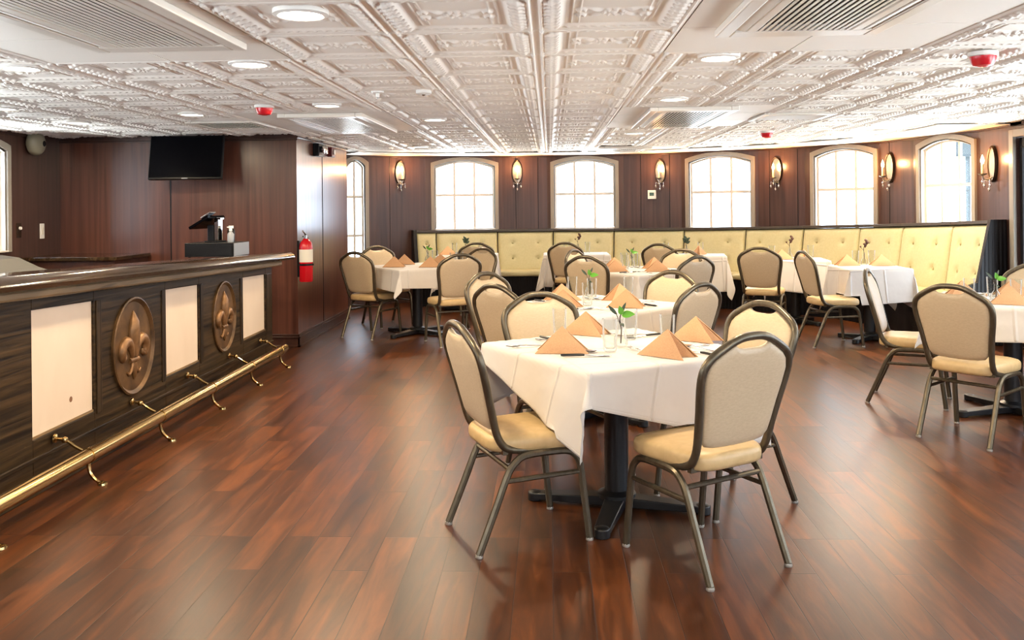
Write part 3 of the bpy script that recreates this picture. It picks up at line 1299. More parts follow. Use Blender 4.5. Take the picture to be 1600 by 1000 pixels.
# back counter under the television wall
bc = thing('back_counter', 'dark low counter along the wall behind the bar', 'counter', (-4.0, 8.4, 0))
mb = MB()
mb.box(-1.02, -.12, -.2, .49, 0, .94)
mb.build('body', 'mahogany_trim', bc)
mb = MB()
mb.box(-1.03, -.09, -.23, .495, .94, .975)
mb.build('worktop', 'bar_top', bc, bevel=.004)
# steel sink behind the bar
sk = thing('bar_sink', 'grey steel sink unit with a sloping edge behind the bar, at the left', 'sink', (-3.86, 5.95, 0), 0)
mb = MB()
mb.box(-.3, .28, -.45, .40, 0, .92)
mb.build('cabinet', 'mahogany_trim', sk)
mb = MB()
pr = [(-.32, .92), (-.32, 1.10), (-.18, 1.10), (-.05, 1.08), (.10, 1.01), (.22, .975), (.30, .96), (.30, .92)]
mb.rings([[(x, -.46, z) for x, z in pr], [(x, .41, z) for x, z in pr]])
mb.build('basin_top', 'dull_steel', sk, bevel=.008)
mb = MB()
mb.tube(spline([(-.02, -.25, 1.06), (-.02, -.25, 1.11), (.03, -.25, 1.12), (.08, -.25, 1.07)], 4), .012)
mb.lathe([(.025, 1.05), (.02, 1.10), (.008, 1.105)], 12, Matrix.Translation((-.05, -.1, .0)))
mb.build('tap', 'chrome', sk, smooth=True)

# television
tvp = at_y(287, 246, 8.55)
tv = thing('television', 'black flat television hung high on the brown wall behind the bar', 'television', (tvp.x, 8.62, tvp.z), R(3))
TVT = Matrix.Rotation(R(-12), 4, 'X')
mb = MB()
mb.box(-.362, .362, -.02, .03, -.222, .222, TVT)
mb.build('casing', 'black_plastic', tv, bevel=.006)
mb = MB()
mb.box(-.353, .353, -.0215, -.0198, -.205, .214, TVT)
mb.build('screen', 'screen_black', tv)
mb = MB()
mb.box(-.03, .03, -.023, -.0195, -.219, -.210, TVT)
mb.build('badge', 'grey_plastic', tv)
mb = MB()
mb.box(-.09, .09, .03, .05, -.1, .1, TVT)
mb.box(-.04, .04, .04, .29, -.05, .03)
mb.box(-.1, .1, .272, .296, -.12, .12)
mb.build('bracket', 'black_plastic', tv)

# wall speaker, plates on the left wall
p = at_x(62, 224, XL + .10)
t = thing('wall_speaker', 'round beige drum shaped device with a dark port, high on the left wall', 'speaker', (XL, p.y, p.z))
Mx = Matrix.Rotation(PI / 2, 4, 'Y')
mb = MB()
mb.lathe([(.07, .002), (.08, .02), (.112, .03), (.118, .05), (.115, .085), (.095, .108), (.05, .117), (.002, .118)], 28, Mx, cap1=False)
mb.build('housing', 'beige_plastic', t, smooth=True)
mb = MB()
mb.lathe([(.030, .105), (.028, .1185)], 16, Matrix.Translation((0, .05, 0)) @ Mx)
mb.build('port', 'black_plastic', t)
p = at_x(65, 361, XL)
t = thing('switch_plate', 'white switch plate on the dark left wall', 'switch', (XL, p.y, p.z))
mb = MB()
mb.box(.001, .008, -.038, .038, -.075, .075)
mb.build('plate', 'white_plastic', t, bevel=.003)
mb = MB()
mb.box(.008, .013, -.014, .014, -.035, .035)
mb.build('rocker', 'label_paper', t, bevel=.002)
p = at_x(29, 360, XL)
t = thing('dimmer_switch', 'dark switch plate with a pale knob near the left edge window', 'switch', (XL, p.y, p.z))
mb = MB()
mb.box(.001, .008, -.035, .035, -.07, .07)
mb.build('plate', 'dark_bronze', t, bevel=.003)
mb = MB()
mb.lathe([(.018, .008), (.015, .022)], 14, Matrix.Translation((0, .01, .02)) @ Mx)
mb.build('knob', 'white_plastic', t)

# fire extinguisher on the column face
p = at_x(479, 405, XC + .09)
fe = thing('fire_extinguisher', 'red fire extinguisher hung on the dark column', 'fire extinguisher', (XC + .085, p.y, .665))
mb = MB()
mb.lathe([(.062, 0), (.068, .012), (.068, .35), (.058, .40), (.03, .43), (.022, .44)], 24)
mb.build('cylinder', 'extinguisher_red', fe, smooth=True)
mb = MB()
mb.lathe([(.0692, .20), (.0692, .33)], 24, cap0=False, cap1=False)
mb.build('label', 'label_paper', fe, smooth=True)
mb = MB()
mb.lathe([(.02, .44), (.02, .475), (.012, .48)], 12)
mb.tube([(0, .0, .475), (.0, -.05, .50), (.0, -.11, .52)], .009)
mb.tube([(0, .0, .465), (.0, -.05, .47), (.0, -.10, .465)], .008)
mb.build('valve_handle', 'steel', fe, smooth=True)
mb = MB()
mb.tube(spline([(0, .02, .46), (.0, .07, .44), (.0, .088, .36), (.0, .08, .2), (.0, .074, .13)], 5), .008)
mb.lathe([(.013, .10), (.011, .18)], 10, Matrix.Translation((0, .08, 0)))
mb.build('hose', 'black_plastic', fe, smooth=True)
mb = MB()
mb.lathe([(.0705, .165), (.0705, .185)], 24, cap0=False, cap1=False)
mb.lathe([(.012, .066), (.01, .08)], 10, Matrix.Translation((0, 0, .175)) @ Mx)
mb.box(-.084, -.062, -.03, .03, .05, .42)
mb.build('strap', 'black_plastic', fe)
# emergency lamp and strobe
p = at_x(500, 234, XC + .05)
t = thing('emergency_light', 'black twin head emergency light high on the column', 'emergency light', (XC, p.y, p.z))
mb = MB()
mb.box(.001, .07, -.12, .10, -.075, .065)
mb.build('casing', 'black_plastic', t, bevel=.008)
mb = MB()
for yy in (-.05, .05):
    mb.lathe([(.03, .07), (.045, .10), (.045, .115), (.03, .12)], 16, Matrix.Translation((0, yy, .0)) @ Mx)
mb.build('lamp_head', 'chrome', t, smooth=True)
p = at_x(519, 238, XC + .04)
t = thing('strobe_box', 'dark red fire strobe box beside the emergency light', 'fire alarm', (XC, p.y, p.z))
mb = MB()
mb.box(.001, .06, -.085, .085, -.055, .055)
mb.build('casing', 'dark_red', t, bevel=.008)
mb = MB()
mb.box(.06, .075, -.03, .03, -.03, .03)
mb.build('lens', 'lamp_trim', t, bevel=.006)


# ------------------------------------------------------------------ points on the bow wall
def on_bow(px, py=300):
    r_ = ray(px, py)
    q = Vector((r_.x, r_.y))
    for a, b in zip(BP[:-1], BP[1:]):
        d = b - a
        den = d.x * (-q.y) + d.y * q.x
        s = (-a.x * (-q.y) - a.y * q.x) / den
        if -.001 <= s <= 1.001:
            p = a + d * s
            return p, d.normalized(), CAM_H + r_.z * (p.length / q.length)
    raise ValueError(px)


# sconces
sc0 = None
SCONCE_PTS = []
SCL = ['leftmost oval wall lamp, between the half hidden window and the next',
       'oval wall lamp second from the left, between two arched windows',
       'oval wall lamp above the white thermostat',
       'oval wall lamp between the third and fourth full arched windows',
       'oval wall lamp just left of the rightmost arched window',
       'rightmost and largest oval wall lamp, right of the last window']
for i, (px, py) in enumerate(((625, 270), (808, 269), (1032, 268), (1214, 266), (1392, 262), (1553, 256))):
    p, d, z = on_bow(px, py)
    az = math.atan2(d.y, d.x)
    n_in = Vector((d.y, -d.x))
    if sc0 is None:
        t = thing('wall_sconce', SCL[i], 'wall lamp', (p.x, p.y, z), az, 'oval wall lamps with candle bulbs')
        mb = MB()
        n = 28

        def oval(s_, y):
            return [Vector((.078 * s_ * math.cos(2 * PI * k / n), y, .185 * s_ * math.sin(2 * PI * k / n))) for k in range(n)]
        mb.rings([oval(1, -.002), oval(1.0, -.022), oval(.95, -.032), oval(.88, -.026), oval(.86, -.018)], cap1=False)
        bp_ = mb.build('back_plate', 'dark_bronze', t, smooth=True)
        mb = MB()
        mb.rings([oval(.87, -.014), oval(.87, -.020), oval(.5, -.023), oval(.01, -.024)])
        mb.build('mirror', 'antique_silver', bp_, smooth=True)
        mb = MB()
        mb.tube(spline([(0, -.02, -.13), (0, -.05, -.155), (0, -.10, -.15), (0, -.115, -.115)], 5), .007)
        mb.lathe([(.008, -.12), (.038, -.105), (.045, -.098), (.04, -.10), (.01, -.10)], 18, Matrix.Translation((0, -.115, 0)))
        for sg in (-1, 1):
            mb.tube(spline([(0, -.05, -.155), (sg * .03, -.06, -.17), (sg * .055, -.07, -.155)], 4), .004)
        mb.build('arm', 'antique_silver', t, smooth=True)
        mb = MB()
        mb.lathe([(.013, -.10), (.013, .0)], 14, Matrix.Translation((0, -.115, 0)))
        mb.build('candle', 'candle_sleeve', t, smooth=True)
        mb = MB()
        mb.lathe([(.008, 0), (.016, .015), (.019, .035), (.014, .06), (.005, .085), (.001, .095)], 14, Matrix.Translation((0, -.115, 0)))
        mb.build('bulb', 'bulb_glow', t, smooth=True)
        for (x, y, z0) in ((.055, -.07, -.155), (-.055, -.07, -.155), (0, -.115, -.12), (0, -.05, -.16)):
            mb = MB()
            ln = .12 if x == 0 and y > -.1 else .085
            mb.tube([(x, y, z0), (x, y, z0 - ln + .04)], .0025, 5)
            mb.lathe([(.001, 0), (.012, -.012), (.014, -.02), (.008, -.034), (.001, -.045)][::-1], 8, Matrix.Translation((x, y, z0 - ln + .045)))
            mb.build('crystal_drop', 'crystal', t, smooth=True)
        sc0 = t
    else:
        dup(sc0, SCL[i], (p.x, p.y, z), az)
    q = p + n_in * .17
    SCONCE_PTS.append(Vector((q.x, q.y, z + .05)))

p, d, z = on_bow(1019, 304)
t = thing('thermostat', 'white wall thermostat with a small grey green display', 'thermostat', (p.x, p.y, z), math.atan2(d.y, d.x))
mb = MB()
mb.box(-.062, .062, -.03, -.001, -.065, .065)
mb.build('housing', 'white_plastic', t, bevel=.006)
mb = MB()
mb.box(-.033, .033, -.032, -.0295, -.018, .03)
mb.build('display', 'lcd_green', t)

# ------------------------------------------------------------------ banquette along the bow
SEAM_PX = [647, 679, 776, 864, 960, 1072, 1169.5, 1262, 1353.5, 1424, 1505, 1570]


def offset_bow(px, dist):
    p, d, z = on_bow(px)
    # blend the directions of the wall around the point for a smooth run
    dirs = Vector((0, 0))
    for q in (-45, -25, 0, 25, 45):
        try:
            dirs += on_bow(min(1580, max(535, px + q)))[1]
        except ValueError:
            pass
    d = dirs.normalized()
    n_in = Vector((d.y, -d.x))
    return p + n_in * dist


def zrail(p):
    return 1.045 + max(0, (12.9 - p.y)) * .042


BQ = thing('banquette', 'long pale yellow tufted banquette along the curved window wall', 'banquette', (0, 12, 0))
BO = Vector((0, 12))


def l3(p, z):
    return Vector((p.x - BO.x, p.y - BO.y, z))


backs = [offset_bow(px, .20) for px in SEAM_PX]
tops = [offset_bow(px, .09) for px in SEAM_PX]
seats = [offset_bow(px, .66) for px in SEAM_PX]
bases = [offset_bow(px, .58) for px in SEAM_PX]
walls = [offset_bow(px, .012) for px in SEAM_PX]
for k in range(len(SEAM_PX) - 1):
    a0, a1, t0, t1 = backs[k], backs[k + 1], tops[k], tops[k + 1]
    nb = 2
    w_ = (a1 - a0).length
    cols_ = [.5] if w_ < .35 else [.27, .73]
    nn, mm_ = 37, 27
    gap = .007 / w_
    mb = MB()
    d = (a1 - a0).normalized()
    n_in = Vector((d.y, -d.x))
    zl = zrail(a0) - .03, zrail(a1) - .03
    front, btn = [], []
    for j in range(mm_):
        v = j / (mm_ - 1)
        for i in range(nn):
            u = gap + (1 - 2 * gap) * i / (nn - 1)
            q = (a0.lerp(a1, u)).lerp(t0.lerp(t1, u), v)
            z = .42 + (zl[0] * (1 - u) + zl[1] * u - .42) * v
            eu = (min(u, 1 - u) - gap) * w_
            ev = min(v, 1 - v) * .6
            b_ = .035 * (1 - math.exp(-eu / .02)) * (1 - math.exp(-(ev + .004) / .02))
            for cu in cols_:
                for cv in (.36, .74):
                    dd = math.hypot((u - cu) * w_, (v - cv) * .6)
                    b_ -= .026 * math.exp(-(dd / .026) ** 2) + .006 * math.exp(-(dd / .07) ** 2)
            q = q + n_in * (b_ + .015)
            front.append(l3(q, z))
    nfr = len(front)
    back = []
    for j in range(mm_):
        v = j / (mm_ - 1)
        for i in range(nn):
            u = gap + (1 - 2 * gap) * i / (nn - 1)
            q = (a0.lerp(a1, u)).lerp(t0.lerp(t1, u), v)
            back.append(l3(q, .42 + (zl[0] * (1 - u) + zl[1] * u - .42) * v))
    fs = []
    for j in range(mm_ - 1):
        for i in range(nn - 1):
            b_ = j * nn + i
            fs.append((b_, b_ + 1, b_ + nn + 1, b_ + nn))
            fs.append((nfr + b_ + nn, nfr + b_ + nn + 1, nfr + b_ + 1, nfr + b_))
    rim = [i for i in range(nn)] + [j * nn + nn - 1 for j in range(1, mm_)] + [(mm_ - 1) * nn + i for i in range(nn - 2, -1, -1)] + [j * nn for j in range(mm_ - 2, 0, -1)]
    for x, y in zip(rim, rim[1:] + rim[:1]):
        fs.append((x, nfr + x, nfr + y, y))
    mb.add(front + back, fs)
    cu_ = mb.build('back_cushion', 'banquette_vinyl', BQ, smooth=True, angle=60)
    mb = MB()
    for cu in cols_:
        for cv in (.36, .74):
            q = (a0.lerp(a1, cu)).lerp(t0.lerp(t1, cu), cv) + n_in * .03
            z = .42 + (zl[0] * (1 - cu) + zl[1] * cu - .42) * cv
            M_ = Matrix.Translation(l3(q, z)) @ Matrix.Rotation(math.atan2(d.y, d.x), 4, 'Z') @ Matrix.Rotation(PI / 2, 4, 'X')
            mb.lathe([(.016, 0), (.014, .006), (.006, .009)], 10, M_)
    mb.build('buttons', 'banquette_button', cu_, smooth=True)
    # seat cushion
    mb = MB()
    s0, s1 = seats[k], seats[k + 1]
    b0, b1 = backs[k], backs[k + 1]
    vs = [l3(b0, .40), l3(b1, .40), l3(s1, .40), l3(s0, .40), l3(b0, .475), l3(b1, .475), l3(s1, .475), l3(s0, .475)]
    mb.hexa([vs[i] for i in (3, 2, 1, 0, 7, 6, 5, 4)])
    mb.build('seat_cushion', 'banquette_vinyl', BQ, bevel=.025)
mb = MB()
for k in range(len(SEAM_PX) - 1):
    w0, w1, b0, b1 = walls[k], walls[k + 1], bases[k], bases[k + 1]
    mb.hexa([l3(b0, .0), l3(b1, .0), l3(w1, .0), l3(w0, .0), l3(b0, .40), l3(b1, .40), l3(w1, .40), l3(w0, .40)])
mb.build('base', 'black_board', BQ)
mb = MB()
for k in range(len(SEAM_PX) - 1):
    w0, w1, t0, t1, a0, a1 = walls[k], walls[k + 1], tops[k], tops[k + 1], backs[k], backs[k + 1]
    mb.hexa([l3(a0, .40), l3(a1, .40), l3(w1, .40), l3(w0, .40), l3(t0, zrail(t0) - .02), l3(t1, zrail(t1) - .02), l3(w1, zrail(w1) - .02), l3(w0, zrail(w0) - .02)])
mb.build('back_board', 'black_board', BQ)
mb = MB()
for k in range(len(SEAM_PX) - 1):
    w0, w1 = walls[k], walls[k + 1]
    t0, t1 = offset_bow(SEAM_PX[k], .145), offset_bow(SEAM_PX[k + 1], .145)
    za, zc = zrail(t0) - .02, zrail(t1) - .02
    mb.hexa([l3(t0, za), l3(t1, zc), l3(w1, zc), l3(w0, za), l3(t0, za + .035), l3(t1, zc + .035), l3(w1, zc + .035), l3(w0, za + .035)])
mb.build('top_rail', 'banquette_rail', BQ, bevel=.004)
for k, sgn in ((0, -1), (len(SEAM_PX) - 1, 1)):
    mb = MB()
    w_, t_, a_, s_ = walls[k], tops[k], backs[k], seats[k]
    d = on_bow(SEAM_PX[k])[1] * (sgn * .05)
    fa = offset_bow(SEAM_PX[k], .30)
    ring = [(w_, 0), (s_, 0), (s_, .50), (fa, .62), (offset_bow(SEAM_PX[k], .17), zrail(t_) + .02), (w_, zrail(t_) + .02)]
    r0 = [l3(q, z) for q, z in ring]
    r1 = [l3(q + d, z) for q, z in ring]
    mb.rings([r0, r1])
    mb.build('end_panel', 'black_board', BQ)


# ------------------------------------------------------------------ chairs
def y_lean(z):
    return -.155 - .125 * max(0, (z - .44)) / .50 - .02 * max(0, z - .7)


HALF = [(0, .929), (.05, .926), (.095, .913), (.145, .888), (.19, .860), (.216, .830), (.226, .79), (.221, .73), (.207, .65), (.195, .57), (.188, .50)]


def make_chair(label, loc, rz):
    t = thing('banquet_chair', label, 'chair', loc, rz, 'tan banquet chairs')
    # back frame: one bent tube
    right = [(x, y_lean(z), z) for x, z in HALF]
    low = [(.186, -.150, .455), (.184, -.120, .425), (.182, -.06, .412), (.18, .02, .41)]
    half = right + low
    path = [(-x, y, z) for x, y, z in half[:0:-1]] + half
    sp = spline(path, 4)
    mb = MB()
    mb.tube(sp, .0165, 10, up=(0, 1, 0))
    mb.box(-.19, .19, -.14, -.118, .40, .42)
    mb.build('back_frame', 'bronze_frame', t, smooth=True)
    # backrest pad
    prof = [(0, .882), (.045, .883), (.07, .889), (.088, .901), (.105, .894), (.14, .874), (.178, .849), (.201, .823), (.211, .787), (.206, .73), (.192, .65), (.181, .57),
            (.172, .525), (.152, .503), (.11, .494), (.06, .491), (0, .490)]
    out = [(x, z) for x, z in prof] + [(-x, z) for x, z in prof[-2:0:-1]]
    n = len(out)
    cx, cz = 0, .69
    mb = MB()
    rings = []
    for s_, off_ in ((.0, .026), (.35, .025), (.7, .022), (.88, .017), (.96, .011), (1.0, 0.004), (1.0, -.004), (.96, -.012), (.85, -.016), (.5, -.018), (.0, -.018)):
        ring = []
        for x, z in out:
            xx, zz = cx + (x - cx) * max(s_, .001), cz + (z - cz) * max(s_, .001)
            ring.append(Vector((xx, y_lean(zz) + off_, zz)))
        rings.append(ring)
    mb.rings(rings)
    mb.build('backrest', 'tan_vinyl', t, smooth=True, angle=70)
    # seat
    mb = MB()
    n = 40
    rings = []

    def sring(s_, z):
        ring = []
        for k in range(n):
            a = 2 * PI * k / n
            c, s2 = math.cos(a), math.sin(a)
            e_ = .42
            x = math.copysign(abs(c) ** e_, c)
            y = math.copysign(abs(s2) ** e_, s2)
            w_ = .205 + .018 * y
            ring.append(Vector((x * w_ * s_, .025 + y * .215 * s_, z)))
        return ring
    for s_, z in ((.02, .405), (.93, .405), (.985, .412), (1.0, .425), (1.0, .447), (.985, .458), (.95, .467), (.85, .475), (.6, .481), (.02, .484)):
        rings.append(sring(s_, z))
    mb.rings(rings)
    mb.build('seat', 'seat_vinyl', t, smooth=True, angle=60)
    # legs
    for sg in (-1, 1):
        front = spline([(sg * .208, .245, .012), (sg * .205, .222, .20), (sg * .203, .205, .33), (sg * .201, .178, .376), (sg * .20, .135, .394), (sg * .20, .03, .397)], 5)
        rear = spline([(sg * .206, -.255, .012), (sg * .203, -.175, .20), (sg * .201, -.122, .325), (sg * .20, -.085, .372), (sg * .20, -.045, .392), (sg * .20, .03, .397)], 5)
        for pth in (front, rear):
            mb = MB()
            mb.tube(pth, .0155, 8, up=(1, 0, 0))
            lg = mb.build('leg', 'bronze_frame', t, smooth=True)
            mb = MB()
            f0 = pth[0]
            mb.lathe([(.015, 0), (.017, .004), (.015, .014)], 10, Matrix.Translation((f0.x, f0.y, 0)))
            mb.build('glide', 'glide', lg, smooth=True)
        mb = MB()
        mb.tube([(sg * .2025, -.135, .295), (sg * .2035, .212, .30)], .0105, 8)
        mb.build('side_stretcher', 'bronze_frame', t, smooth=True)
    mb = MB()
    mb.tube([(-.201, -.115, .342), (.201, -.115, .342)], .0105, 8)
    mb.build('rear_stretcher', 'bronze_frame', t, smooth=True)
    return t


TN = {1: 'front table', 2: 'second table back', 3: 'third table back', 4: 'table beside the column',
      5: 'leftmost banquette table', 6: 'middle banquette table', 7: 'banquette table right of centre', 8: 'fourth banquette table from left',
      9: 'rightmost banquette table', 10: 'right edge table'}
CHAIRS = [
    # x, y, facing (degrees), label
    (-.150, 3.87, 24, 'tan banquet chair at the near left side of the front table'),
    (.615, 3.62, 123, 'tan banquet chair, its back to us, at the near right of the front table'),
    (.055, 4.73, -64, 'tan banquet chair facing us at the far left of the front table'),
    (.83, 4.30, -148, 'tan banquet chair facing us at the far right of the front table'),
    (-.26, 6.27, -40, 'pale lit banquet chair at the far left of the second table'),
    (-.15, 5.68, 45, 'tan banquet chair, its back to us, at the near left of the second table'),
    (.70, 6.27, -135, 'orange lit banquet chair at the far side of the second table'),
    (.74, 5.68, 135, 'grey lit banquet chair at the near right of the second table'),
    (.47, 8.61, 60, 'brown shaded banquet chair at the near left of the third table'),
    (.50, 9.385, -30, 'pale lit banquet chair at the far left of the third table'),
    (1.265, 9.20, -120, 'orange lit banquet chair at the far side of the third table'),
    (1.21, 8.45, 125, 'grey lit banquet chair at the near right of the third table'),
    (-1.96, 9.63, 62, 'dark shaded banquet chair nearest the column'),
    (-1.95, 10.52, -52, 'pale banquet chair beside the half hidden window'),
    (-1.02, 9.12, 116, 'grey lit banquet chair at the near right of the table by the column'),
    (-.93, 9.82, -128, 'orange lit banquet chair at the far right of the table by the column'),
    (-.98, 11.66, 97, 'banquet chair at the leftmost banquette table, behind the orange lit chair'),
    (.27, 11.52, 74, 'banquet chair, its back to us, at the middle banquette table'),
    (1.45, 10.92, 60, 'banquet chair, its back to us, at the banquette table right of centre'),
    (2.37, 9.92, 68, 'brown banquet chair, its back to us, left of the two tables at right'),
    (2.79, 8.95, 8, 'banquet chair seen from the side, at the rightmost banquette table'),
    (2.55, 5.46, 41, 'large tan banquet chair, its back to us, at the right edge table'),
    (2.56, 6.42, -27, 'white lit banquet chair at the far left of the right edge table'),
    (3.62, 6.72, -118, 'banquet chair cut by the right edge of the picture'),
]
ch0 = None
for x, y, fa, lab in CHAIRS:
    if ch0 is None:
        ch0 = make_chair(lab, (x, y, 0), R(fa - 90))
    else:
        dup(ch0, lab, (x, y, 0), R(fa - 90))

# ------------------------------------------------------------------ tables
TOPZ = .755
TABLES = {1: (.306, 4.20, 31.5, .92, .92), 2: (.29, 5.97, 43, .92, .92), 3: (.87, 8.93, 41, .92, .92), 4: (-1.48, 9.80, 38, .92, .92),
          5: (-1.12, 12.02, 0, .78, .60), 6: (.36, 11.98, 0, .86, .60), 7: (1.80, 11.50, -8, .90, .60), 8: (2.88, 10.52, -6, .68, .62),
          9: (3.28, 9.22, 0, .60, .66), 10: (3.10, 6.06, -29, .92, .92)}
TLAB = {k: 'black pedestal table under the white cloth of the %s' % v for k, v in TN.items()}
base0 = None
for k, (x, y, rz, sx_, sy_) in TABLES.items():
    t = thing('dining_table', 'black pedestal dining table: the %s' % TN[k], 'table', (x, y, 0), R(rz), 'black pedestal tables under white cloths')
    mb = MB()
    mb.box(-sx_ / 2, sx_ / 2, -sy_ / 2, sy_ / 2, .722, TOPZ - .003)
    mb.build('tabletop', 'black_iron', t, bevel=.006)
    mb = MB()
    mb.lathe([(.09, .05), (.09, .07), (.057, .085), (.057, .70), (.12, .705), (.12, .722)], 20)
    mb.build('column', 'black_iron', t, smooth=True)
    for q in range(4):
        a = R({2: 5, 3: 0, 4: 20, 5: 0, 6: 0}.get(k, 45) + 90 * q)
        M_ = Matrix.Rotation(a, 4, 'Z')
        ln = .40 if sx_ > .85 else .31
        mb = MB()
        w0, w1 = .05, .035
        mb.hexa([M_ @ Vector(p_) for p_ in ((0, -w0, .012), (ln, -w1, .012), (ln, w1, .012), (0, w0, .012), (0, -w0, .06), (ln, -w1, .04), (ln, w1, .04), (0, w0, .06))])
        mb.lathe([(w1, .0), (w1, .012), (w1, .04), (.02, .046)], 14, M_ @ Matrix.Translation((ln, 0, 0)))
        mb.build('foot', 'black_iron', t, smooth=True, bevel=.004)

# tablecloths
CLOTHROT = {1: -16, 2: 4, 3: 3, 4: -3, 5: 2, 6: -3, 7: 3, 8: -6, 9: 4, 10: 3}


def tablecloth(k):
    x, y, rz, sx_, sy_ = TABLES[k]
    side = {5: 1.5, 6: 1.5, 7: 1.55}.get(k, 1.37)
    hx, hy = sx_ / 2 + .003, sy_ / 2 + .003
    n = 72
    phi = R(CLOTHROT[k])
    rnd = random.Random(k * 13 + 1)
    ph = [rnd.uniform(0, 6.28) for _ in range(8)]
    vs, uv = [], []
    c, s = math.cos(phi), math.sin(phi)
    for j in range(n + 1):
        for i in range(n + 1):
            a = (i / n - .5) * side
            b = (j / n - .5) * side
            px, py = a * c - b * s + (.015 if k == 1 else 0), a * s + b * c - (.04 if k == 1 else 0)
            qx, qy = max(-hx, min(hx, px)), max(-hy, min(hy, py))
            dx, dy = px - qx, py - qy
            sl = math.hypot(dx, dy)
            uv.append((i / n, j / n))
            if sl < 1e-6:
                vs.append((px, py, TOPZ + .001 * math.sin(9 * px + ph[0]) * math.sin(8 * py + ph[1]) + .0012))
                continue
            ux, uy = dx / sl, dy / sl
            sin2 = 2 * abs(ux * uy)
            # soft folds along the straight sides, an ear at each corner
            along = (qx if abs(uy) > abs(ux) else qy)
            fold = .055 * math.sin(along * 8 + ph[2]) + .030 * math.sin(along * 17 + ph[3])
            flare = .10 + .34 * sin2 ** 1.3 + fold * (1 - sin2)
            th = math.atan2(abs(uy), abs(ux))
            pl = .10 * math.sin(th * 6 + ph[4]) * sin2
            flare += pl
            if k in (5, 6, 7, 8, 9):
                flare *= .6
            drop_r = .012
            if sl < drop_r * 1.57:
                al = sl / drop_r
                r_ = drop_r * math.sin(al)
                dz = drop_r * (1 - math.cos(al))
            else:
                rest = sl - drop_r * 1.57
                fl = min(.85, max(.03, flare)) * min(1, rest / .10)
                r_ = drop_r + rest * fl * .75
                dz = drop_r + math.sqrt(max(0, 1 - (fl * .75) ** 2)) * rest
            # the hem swings sideways at the corners
            sw = .25 * sin2 * math.sin(2 * th) * math.sin(th * 4 + ph[5]) * sl * .5
            vs.append((qx + ux * r_ - uy * sw, qy + uy * r_ + ux * sw, TOPZ + .0012 - dz))
    # where a chair stands under the table the cloth lies on its seat
    ca, sa = math.cos(R(rz)), math.sin(R(rz))
    for (chx, chy, fa, _l) in CHAIRS:
        if math.hypot(chx - x, chy - y) > 1.1:
            continue
        cf, sf = math.cos(R(fa)), math.sin(R(fa))
        for q, (vx, vy, vz) in enumerate(vs):
            if vz > .492:
                continue
            wx, wy = x + vx * ca - vy * sa - chx, y + vx * sa + vy * ca - chy
            fwd, lat = wx * cf + wy * sf, -wx * sf + wy * cf
            if -.215 < fwd < .265 and abs(lat) < .238:
                vs[q] = (vx, vy, .4885 + .006 * (.492 - vz) / .2)
    fs = []
    for j in range(n):
        for i in range(n):
            q = j * (n + 1) + i
            fs.append((q, q + 1, q + n + 2, q + n + 1))
    mb = MB()
    mb.add(vs, fs)
    mb.uv = uv
    o = mb.build('tablecloth', 'linen', None, smooth=True, angle=180)
    md = o.modifiers.new('thickness', 'SOLIDIFY')
    md.thickness = .0016
    md.offset = -1
    o.location = (x, y, 0)
    o.rotation_euler = (0, 0, R(rz))
    tag(o, 'white tablecloth hanging over the %s' % TN[k], 'tablecloth', 'white tablecloths')
    return o


for k in TABLES:
    tablecloth(k)
CZ = TOPZ + .0035     # height of the cloth's surface


